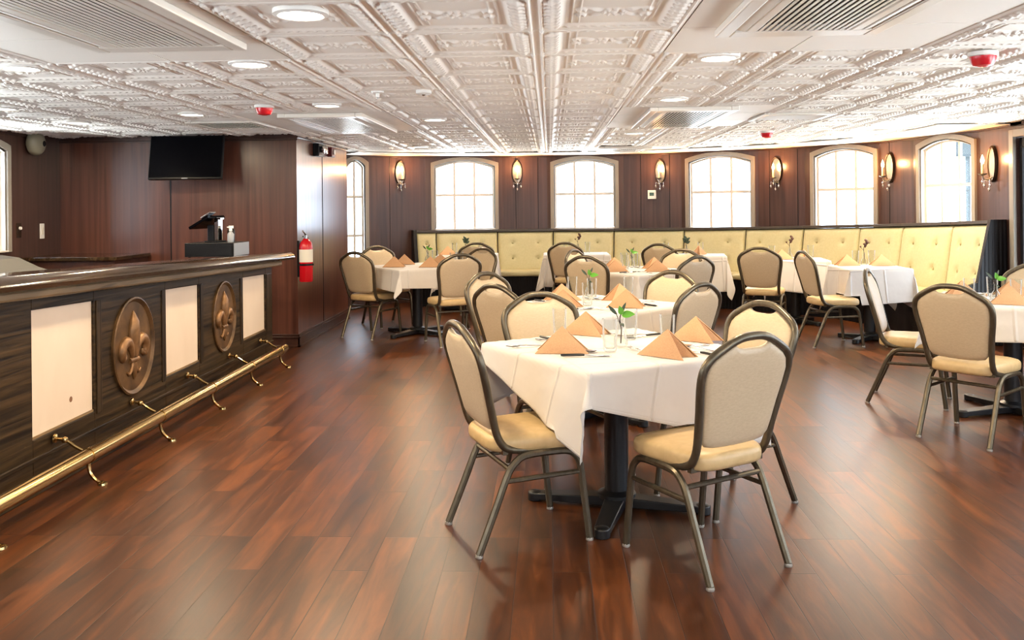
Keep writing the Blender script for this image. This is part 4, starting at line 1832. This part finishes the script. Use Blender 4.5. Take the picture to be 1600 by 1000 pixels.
# ------------------------------------------------------------------ table ware
def make_napkin(label, loc, rz):
    t = thing('folded_napkin', label, 'napkin', loc, rz, 'peach napkins folded to pyramids')
    w, h = .122, .118

    def tri(mb, A, B, P, th, bulge, nrm):
        A, B, P, nrm = Vector(A), Vector(B), Vector(P), Vector(nrm).normalized()
        m_ = 8
        idx_, vs, fs = {}, [], []
        for lay in (0, 1):
            for i in range(m_ + 1):
                for j in range(m_ + 1 - i):
                    u, v = i / m_, j / m_
                    w_ = 1 - u - v
                    p = A * w_ + B * u + P * v
                    p = p + nrm * (bulge * 6 * u * v * w_ * 3 + (-th if lay else 0))
                    idx_[(lay, i, j)] = len(vs)
                    vs.append(p)
        for i in range(m_):
            for j in range(m_ - i):
                fs.append((idx_[0, i, j], idx_[0, i + 1, j], idx_[0, i, j + 1]))
                fs.append((idx_[1, i, j], idx_[1, i, j + 1], idx_[1, i + 1, j]))
                if i + j < m_ - 1:
                    fs.append((idx_[0, i + 1, j], idx_[0, i + 1, j + 1], idx_[0, i, j + 1]))
                    fs.append((idx_[1, i + 1, j], idx_[1, i, j + 1], idx_[1, i + 1, j + 1]))
        rim = [(i, 0) for i in range(m_)] + [(m_ - i, i) for i in range(m_)] + [(0, m_ - j) for j in range(m_)]
        for a, b in zip(rim, rim[1:] + rim[:1]):
            fs.append((idx_[(0,) + a], idx_[(1,) + a], idx_[(1,) + b], idx_[(0,) + b]))
        mb.add(vs, fs)
    mb = MB()
    P = (0, .028, h)
    tri(mb, (-w, -.035, 0.001), (w, -.035, 0.001), P, .0045, .012, (0, -1, .4))
    mb.build('front_fold', 'peach_linen', t, smooth=True, angle=50)
    mb = MB()
    tri(mb, (w * .97, .09, 0.001), (-w * .97, .09, 0.001), (0, .034, h * .99), .0045, .012, (0, 1, .4))
    mb.build('back_fold', 'peach_linen', t, smooth=True, angle=50)
    mb = MB()
    for sg in (-1, 1):
        A, B = (sg * w * .93, -.022, .001), (sg * w * .90, .075, .001)
        C_ = (sg * w * .35, .028, .001)
        if sg > 0:
            tri(mb, A, C_, (0, .030, h * .97), .003, 0, (sg, -1, .4))
            tri(mb, C_, B, (0, .031, h * .97), .003, 0, (sg, 1, .4))
        else:
            tri(mb, C_, A, (0, .030, h * .97), .003, 0, (sg, -1, .4))
            tri(mb, B, C_, (0, .031, h * .97), .003, 0, (sg, 1, .4))
    mb.build('inner_pleat', 'peach_linen', t, smooth=True, angle=50)
    return t


def make_glass(label, loc, rz):
    mb = MB()
    n = 40

    def ring(r_, z, fl):
        return [Vector(((r_ + fl * math.cos(10 * 2 * PI * k / n) * .0009) * math.cos(2 * PI * k / n), (r_ + fl * math.cos(10 * 2 * PI * k / n) * .0009) * math.sin(2 * PI * k / n), z)) for k in range(n)]
    rg = [ring(.027, 0.0005, 0), ring(.029, .004, 1), ring(.031, .03, 1), ring(.034, .09, 1), ring(.0355, .12, 0), ring(.037, .148, 0), ring(.0365, .150, 0),
          ring(.0352, .148, 0), ring(.0335, .12, 0), ring(.0315, .09, 0), ring(.028, .022, 0), ring(.02, .014, 0)]
    mb.rings(rg)
    o = mb.build('tumbler', 'table_glass', None, smooth=True, angle=60)
    o.location = loc
    return tag(o, label, 'glass', 'clear glass tumblers')


def make_vase(label, loc, rz):
    mb = MB()
    mb.lathe([(.028, .0005), (.033, .006), (.034, .03), (.026, .055), (.012, .075), (.0105, .11), (.015, .128), (.0138, .128), (.0088, .11), (.0102, .076), (.023, .056), (.030, .03), (.028, .012), (.002, .010)], 20, cap1=False)
    o = mb.build('bud_vase', 'table_glass', None, smooth=True, angle=60)
    o.location = loc
    return tag(o, label, 'vase', 'clear bud vases')


def leaf(mb, base, dirv, ln, wd, droop=.0, nrm=(0, 0, 1)):
    d = Vector(dirv).normalized()
    sd = d.cross(Vector(nrm))
    if sd.length < .01:
        sd = d.orthogonal()
    sd.normalize()
    up = sd.cross(d)
    n = 7
    L_, C_, R_ = [], [], []
    for i in range(n + 1):
        t = i / n
        w_ = wd * math.sin(PI * t ** .8) ** .9 + .0004
        c = Vector(base) + d * (ln * t) + up * (-droop * t * t)
        C_.append(c)
        L_.append(c + sd * w_ + up * w_ * .35)
        R_.append(c - sd * w_ + up * w_ * .35)
    off_ = up * -.0012
    vs = L_ + C_ + R_ + [q + off_ for q in L_] + [q + off_ for q in C_] + [q + off_ for q in R_]
    m_ = n + 1
    fs = []
    for lay, fl in ((0, 0), (3 * m_, 1)):
        for a in (0, m_):
            for i in range(n):
                q = (lay + a + i, lay + a + i + 1, lay + a + m_ + i + 1, lay + a + m_ + i)
                fs.append(q[::-1] if fl else q)
    for i in range(n):
        fs.append((i, 3 * m_ + i, 3 * m_ + i + 1, i + 1))
        fs.append((2 * m_ + i, 2 * m_ + i + 1, 5 * m_ + i + 1, 5 * m_ + i))
    mb.add(vs, fs)


def make_sprig(kind, label, loc, rz, tall=1.0):
    t = thing('flower_sprig', label, 'sprig', loc, rz, 'sprigs in bud vases')
    if kind == 'dried':
        st = spline([(0, 0, .014), (.004, 0, .10), (.0, .004, .17), (.018, .0, .225 * tall), (.03, 0, .25 * tall)], 5)
        mb = MB()
        mb.tube(st, .0028, 6)
        mb.tube(spline([(.0, .003, .15), (-.02, .0, .17), (-.034, 0, .19)], 4), .002, 6)
        mb.build('stem', 'stem_brown', t, smooth=True)
        mb = MB()
        rnd = random.Random(5)
        for q in range(9):
            c = Vector((.012 + .007 * q / 3, 0, .19 * tall + .0085 * q)) + Vector((rnd.uniform(-.016, .016), rnd.uniform(-.016, .016), 0))
            mb.lathe([(.002, -.013), (.011, -.005), (.013, .004), (.007, .012), (.001, .015)], 7, Matrix.Translation(c))
        mb.lathe([(.002, -.01), (.009, -.003), (.009, .004), (.001, .011)], 7, Matrix.Translation((-.034, 0, .19)))
        mb.build('flower_head', 'dried_flower', t, smooth=True)
    else:
        col = {'green': 'leaf_green', 'dark': 'leaf_dark'}[kind]
        mb = MB()
        mb.tube(spline([(0, 0, .014), (.003, 0, .08), (-.003, .002, .13), (.008, .0, .165)], 5), .003, 6)
        mb.tube(spline([(0, 0, .10), (-.015, .0, .14), (-.02, 0, .16)], 4), .0022, 6)
        mb.build('stem', 'stem_brown', t, smooth=True)
        if kind == 'green':
            mb = MB()
            leaf(mb, (.006, 0, .145), (1, -.3, .25), .062, .019, .012, nrm=(-.1, -.8, .6))
            mb.build('green_leaf', 'leaf_green', t, smooth=True)
            mb = MB()
            leaf(mb, (.006, 0, .15), (-.2, -.3, .8), .045, .014, .008, nrm=(0, -1, .3))
            mb.build('green_leaf', 'leaf_green', t, smooth=True)
            for lf in (((-.018, 0, .15), (-.75, .1, .85), .06, .008, .004, (0, -1, .3)), ((.004, 0, .16), (.45, .2, .9), .055, .007, .004, (0, -1, .3)),
                       ((-.004, 0, .11), (.4, -.6, -.2), .035, .010, .006, (0, 0, 1))):
                mb = MB()
                leaf(mb, *lf)
                mb.build('dark_leaf', 'leaf_dark', t, smooth=True)
        else:
            for q in range(8):
                a = q * 2.4
                mb = MB()
                leaf(mb, (.004 * math.cos(a), .004 * math.sin(a), .137 + .008 * q), (math.cos(a), math.sin(a) * .6, .9), .06 * tall, .016, .012, nrm=(0, -1, .5))
                mb.build('dark_leaf', 'leaf_dark', t, smooth=True)
    return t


def flat_tool(mb, outline, z0, z1):
    """thin solid from a (x, halfwidth, z) profile along +x"""
    top, bot = [], []
    vs = []
    for x, w_, z in outline:
        vs += [(x, -w_, z), (x, w_, z), (x, w_ * .9, z + z1), (x, -w_ * .9, z + z1)]
    fs = []
    n = len(outline)
    for i in range(n - 1):
        a, b = 4 * i, 4 * i + 4
        fs += [(a, a + 1, b + 1, b), (a + 1, a + 2, b + 2, b + 1), (a + 2, a + 3, b + 3, b + 2), (a + 3, a, b, b + 3)]
    fs += [(3, 2, 1, 0), (4 * n - 4, 4 * n - 3, 4 * n - 2, 4 * n - 1)]
    mb.add(vs, fs)


def make_knife(label, loc, rz):
    t = thing('table_knife', label, 'knife', loc, rz, 'black handled table knives')
    mb = MB()
    mb.tube([(-.105, 0, .008), (-.09, 0, .008), (-.02, 0, .008), (.0, 0, .0075)], [.006, .0075, .0075, .006], 8, flat=.8)
    mb.build('handle', 'knife_handle', t, smooth=True)
    mb = MB()
    flat_tool(mb, [(0, .006, .006), (.02, .008, .004), (.08, .009, .001), (.11, .007, .0005), (.122, .001, .0005)], 0, .0015)
    mb.build('blade', 'steel', t)
    return t


def make_spoon(label, loc, rz):
    t = bpy.data.objects.new('dummy', None)
    mb = MB()
    flat_tool(mb, [(-.10, .004, .001), (-.09, .008, .0012), (-.05, .005, .003), (.0, .0032, .008), (.035, .004, .009), (.045, .008, .007)], 0, .002)
    vs, n = [], 14
    rings = []
    for s_, z in ((1, .009), (.9, .006), (.6, .0025), (.05, .0008)):
        rings.append([Vector((.068 + .027 * s_ * math.cos(2 * PI * k / n), .0185 * s_ * math.sin(2 * PI * k / n), z)) for k in range(n)])
    rings2 = [[p + Vector((0, 0, .0013)) for p in r_] for r_ in rings[::-1]]
    mb.rings(rings + rings2)
    o = mb.build('spoon', 'steel', None, smooth=True)
    o.location, o.rotation_euler = loc, (0, 0, rz)
    bpy.data.objects.remove(t)
    return tag(o, label, 'spoon', 'steel spoons')


def make_fork(label, loc, rz):
    mb = MB()
    flat_tool(mb, [(-.10, .005, .001), (-.09, .009, .0012), (-.05, .005, .003), (.0, .0035, .008), (.03, .006, .008), (.04, .012, .006), (.05, .0125, .005)], 0, .002)
    for q in (-.0098, -.0033, .0033, .0098):
        mb.tube([(.048, q, .006), (.07, q, .005), (.098, q, .010)], [.0018, .0017, .001], 6)
    o = mb.build('fork', 'steel', None, smooth=True)
    o.location, o.rotation_euler = loc, (0, 0, rz)
    return tag(o, label, 'fork', 'steel forks')


PROTO = {}
PLACED = []


def clear_of(x, y, gap):
    for _ in range(6):
        for (qx, qy, g) in PLACED:
            d = math.hypot(x - qx, y - qy)
            m_ = gap + g
            if 1e-6 < d < m_:
                x, y = qx + (x - qx) / d * m_, qy + (y - qy) / d * m_
    return x, y


def put(kind, maker, label, loc, rz):
    g = {'napkin': .13, 'glass': .042, 'vase': .04}.get(kind)
    if g:
        if kind != 'napkin':
            x, y = clear_of(loc[0], loc[1], g)
            loc = (x, y, loc[2])
        PLACED.append((loc[0], loc[1], g))
        if kind == 'vase':
            global VASE_AT
            VASE_AT = loc
    if kind not in PROTO:
        PROTO[kind] = maker(label, loc, rz)
        PROTO[kind].rotation_euler = (0, 0, rz)
        return PROTO[kind]
    return dup(PROTO[kind], label, loc, rz)


SEATN = {210: 'near left', 300: 'near right', 30: 'far right', 120: 'far left'}


def local(k, ang, r_, side=0.0):
    """point on table k: r_ outwards along the side's normal, side to its right as seen from the seat"""
    x, y, rz, sx_, sy_ = TABLES[k]
    a = R(ang)
    u = Vector((math.cos(a), math.sin(a)))
    rt = Vector((-u.y, u.x))
    p = Vector((x, y)) + u * r_ + rt * side
    return (p.x, p.y, CZ)


# the four large tables: a setting at each side
NAPROT = {(1, 210): -3, (1, 300): -42, (1, 120): -30, (1, 30): -35, (2, 210): -20, (2, 300): -15, (2, 120): 20, (2, 30): 35, (4, 300): 0, (4, 210): 0}
T1NAP = {210: (.052, 4.03), 300: (.50, 3.92), 120: (.17, 4.58), 30: (.70, 4.36)}
T1FORK = {210: (822, 542, 200), 300: (1000, 549, 116)}
T1KNIFE = {210: (913, 557, 5), 300: (1095, 553, 125)}
T1SPOON = {210: (900, 551, 5), 300: (1090, 545, 130)}


def on_t1(tab, seat, loc, rz):
    if seat in tab:
        p = on_z(tab[seat][0], tab[seat][1], CZ)
        return (p.x, p.y, CZ), R(tab[seat][2])
    return loc, rz


for k in (1, 2, 3, 4, 10):
    rz = TABLES[k][2]
    for seat in (210, 300, 30, 120):
        ang = seat + rz - 30
        nm = 'the %s seat of the %s' % (SEATN[seat], TN[k])
        nr = NAPROT.get((k, seat), random.uniform(-30, 30))
        put('napkin', make_napkin, 'peach folded napkin at ' + nm, (*T1NAP[seat], CZ) if k == 1 else local(k, ang, .29), R(nr))
        rk = random.uniform(-6, 6)
        if k in (1, 2, 3, 10):
            put('fork', make_fork, 'steel fork beside the napkin at ' + nm, *on_t1(T1FORK if k == 1 else {}, seat, local(k, ang, .30, -.20), R(ang + 180 + rk)))
            put('knife', make_knife, 'black handled knife at ' + nm, *on_t1(T1KNIFE if k == 1 else {}, seat, local(k, ang, .31, .165), R(ang + 180 + rk)))
            put('spoon', make_spoon, 'steel spoon beside the knife at ' + nm, *on_t1(T1SPOON if k == 1 else {}, seat, local(k, ang, .30, .20), R(ang + 180 + rk)))
# napkins on the small banquette tables
for k, px, py, rzz, wh in ((5, 700, 390, 10, 'left'), (7, 1043, 397, 8, 'left'), (7, 1092, 396, 60, 'right'), (8, 1214, 403, 5, 'left'), (8, 1253, 402, 70, 'right'),
                       (9, 1325, 415, 3, 'left'), (9, 1379, 415, -3, 'right')):
    tx, ty, rz, sx_, sy_ = TABLES[k]
    x = (px - 858) / F * ty
    p = on_z(px, py, CZ)
    y = p.y if k == 9 else ty - (.1 if wh == 'left' else .02)
    x = p.x if k == 9 else x
    put('napkin', make_napkin, 'peach folded napkin at the %s of the %s' % (wh, TN[k]), (x, y, CZ), R(rzz))

VS = {1: ('green', 970, 541), 2: ('green', 921, 462), 3: ('green', 987, 417), 4: ('green', 668, 409), 5: ('dark', 727, 391), 6: ('dried', 902, 391),
      7: ('dark', 1070, 396), 8: ('dried', 1228, 402), 9: ('dried', 1350, 413.5), 10: ('green', 1566, 473)}
for k, (kind, px, py) in VS.items():
    p = on_z(px, py, CZ)
    tx, ty = TABLES[k][:2]
    if k in (5, 6, 7, 8):
        p = Vector(((px - 858) / F * (ty + .05), ty + .05, CZ))
    put('vase', make_vase, 'clear bud vase on the %s' % TN[k], (p.x, p.y, CZ), 0)
    dsc = {'green': 'sprig with a bright green leaf in the vase on the %s', 'dark': 'dark leafy sprig in the vase on the %s', 'dried': 'brown dried sprig in the vase on the %s'}[kind]
    key = 'sprig_' + kind
    put(key, lambda l_, c_, r_, kd=kind: make_sprig(kd, l_, c_, r_), dsc % TN[k], VASE_AT, 0)
GL = {1: [(890.5, 526), (953.5, 549), (985, 530), (1043, 541)], 2: [(872, 462), (918, 477), (925, 468), (976, 468)],
      3: [(975, 421), (984, 417), (996, 419), (957, 411)], 4: [(681, 412), (708, 416), (724, 414), (684, 403)],
      5: [(709, 389), (751, 390)], 6: [(884, 391), (917, 391)], 7: [(1014, 395), (1092, 396)], 8: [(1201, 402), (1259, 402)], 9: [(1340, 413), (1364, 414)],
      10: [(1511, 468), (1548, 467), (1585, 473)]}
ORD = ['first from the left', 'second from the left', 'third from the left', 'fourth from the left']
for k, lst in GL.items():
    lst = sorted(lst)
    pts = []
    for q, (px, py) in enumerate(lst):
        p = on_z(px, py, CZ)
        if k in (5, 6, 7, 8):
            tx, ty, rz, sx_, sy_ = TABLES[k]
            p = Vector((max(tx - .28, min(tx + .28, (px - 858) / F * (ty + .1))), ty + .1, CZ))
        else:
            tx, ty, rz, sx_, sy_ = TABLES[k]
            v = Matrix.Rotation(-R(rz), 2) @ Vector((p.x - tx, p.y - ty))
            lim = sx_ / 2 - .06
            v = Matrix.Rotation(R(rz), 2) @ Vector((max(-lim, min(lim, v.x)), max(-lim, min(lim, v.y))))
            p = Vector((tx + v.x, ty + v.y, CZ))
        nm = ('clear tumbler, %s on the %s' % (ORD[q], TN[k]))
        put('glass', make_glass, nm, (p.x, p.y, CZ), 0)
# ------------------------------------------------------------------ outside the windows: side deck with posts, awning and railing
p, d, z = on_bow(1490)
aw = thing('outside_awning', 'pale blue awning seen through the rightmost window', 'awning', (.455 * (p.y + 1.6), p.y + 1.6, 0), R(-10))
mb = MB()
mb.box(-.06, 1.2, -.1, .9, 2.2, 2.3)
mb.box(-.06, 1.2, -.12, -.09, 1.97, 2.3)
mb.build('canopy', 'deck_paint', aw)
for x in (.06, .32):
    mb = MB()
    mb.box(x, x + .05, -.08, -.03, 0, 2.2)
    mb.build('post', 'deck_paint', aw)
mb = MB()
mb.box(.37, 1.2, -.07, -.04, 1.50, 1.54).box(.37, 1.2, -.07, -.04, 1.2, 1.23).box(1.15, 1.2, -.08, -.03, 0, 2.2)
mb.build('railing', 'deck_paint', aw)

# ------------------------------------------------------------------ light
w = bpy.data.worlds.new('world')
S.world = w
w.use_nodes = True
nt = w.node_tree
bg = nt.nodes['Background']
tc = nt.nodes.new('ShaderNodeTexCoord')
sp = nt.nodes.new('ShaderNodeSeparateXYZ')
nt.links.new(tc.outputs['Generated'], sp.inputs[0])
rp = nt.nodes.new('ShaderNodeValToRGB')
mr = nt.nodes.new('ShaderNodeMapRange')
mr.inputs['From Min'].default_value = -1
mr.inputs['From Max'].default_value = 1
nt.links.new(sp.outputs['Z'], mr.inputs['Value'])
nt.links.new(mr.outputs['Result'], rp.inputs['Fac'])
rp.color_ramp.elements[0].position = .36
rp.color_ramp.elements[0].color = (.93, .98, 1.0, 1)  # lower half made brighter than the sky to throw light on the ceiling
rp.color_ramp.elements[1].position = .47
rp.color_ramp.elements[1].color = (.24, .273, .32, 1)
nt.links.new(rp.outputs['Color'], bg.inputs['Color'])
bg.inputs['Strength'].default_value = 11.0

for c, az, wd, z0, z1 in PORTALS:
    ld = bpy.data.lights.new('window_portal', 'AREA')
    ld.shape = 'RECTANGLE'
    ld.size = wd + .1
    ld.size_y = z1 - z0 + .1
    ld.cycles.is_portal = True
    lo = bpy.data.objects.new('window_portal', ld)
    COL.objects.link(lo)
    lo.location = (c.x, c.y, (z0 + z1) / 2)
    # area lights shine along local -z: turn that inwards
    lo.rotation_euler = (PI / 2, 0, az)
    M_ = lo.rotation_euler.to_matrix()
    inward = Vector((math.sin(az), -math.cos(az), 0))
    if (M_ @ Vector((0, 0, -1))).dot(inward) < 0:
        lo.rotation_euler = (PI / 2, 0, az + PI)

lamps = [(p.x, p.y) for p in lamp_pts] + EXTRA_LAMPS
ld = bpy.data.lights.new('downlight', 'AREA')
ld.shape = 'DISK'
ld.size = .15
ld.energy = 12.5
ld.color = (1, .78, .50)
for x, y in lamps:
    lo = bpy.data.objects.new('downlight', ld)
    COL.objects.link(lo)
    lo.location = (x, y, H - .016)
pl = bpy.data.lights.new('candle_light', 'POINT')
pl.energy = 6
pl.color = (1, .50, .19)
pl.shadow_soft_size = .03
for p in SCONCE_PTS:
    lo = bpy.data.objects.new('candle_light', pl)
    COL.objects.link(lo)
    lo.location = p

cy = S.cycles
cy.max_bounces = 10
cy.diffuse_bounces = 5
cy.glossy_bounces = 5
cy.transparent_max_bounces = 24
cy.transmission_bounces = 6
cy.caustics_reflective = False
cy.caustics_refractive = False
cy.sample_clamp_indirect = 6
cy.use_denoising = True
cy.filter_width = 1.1
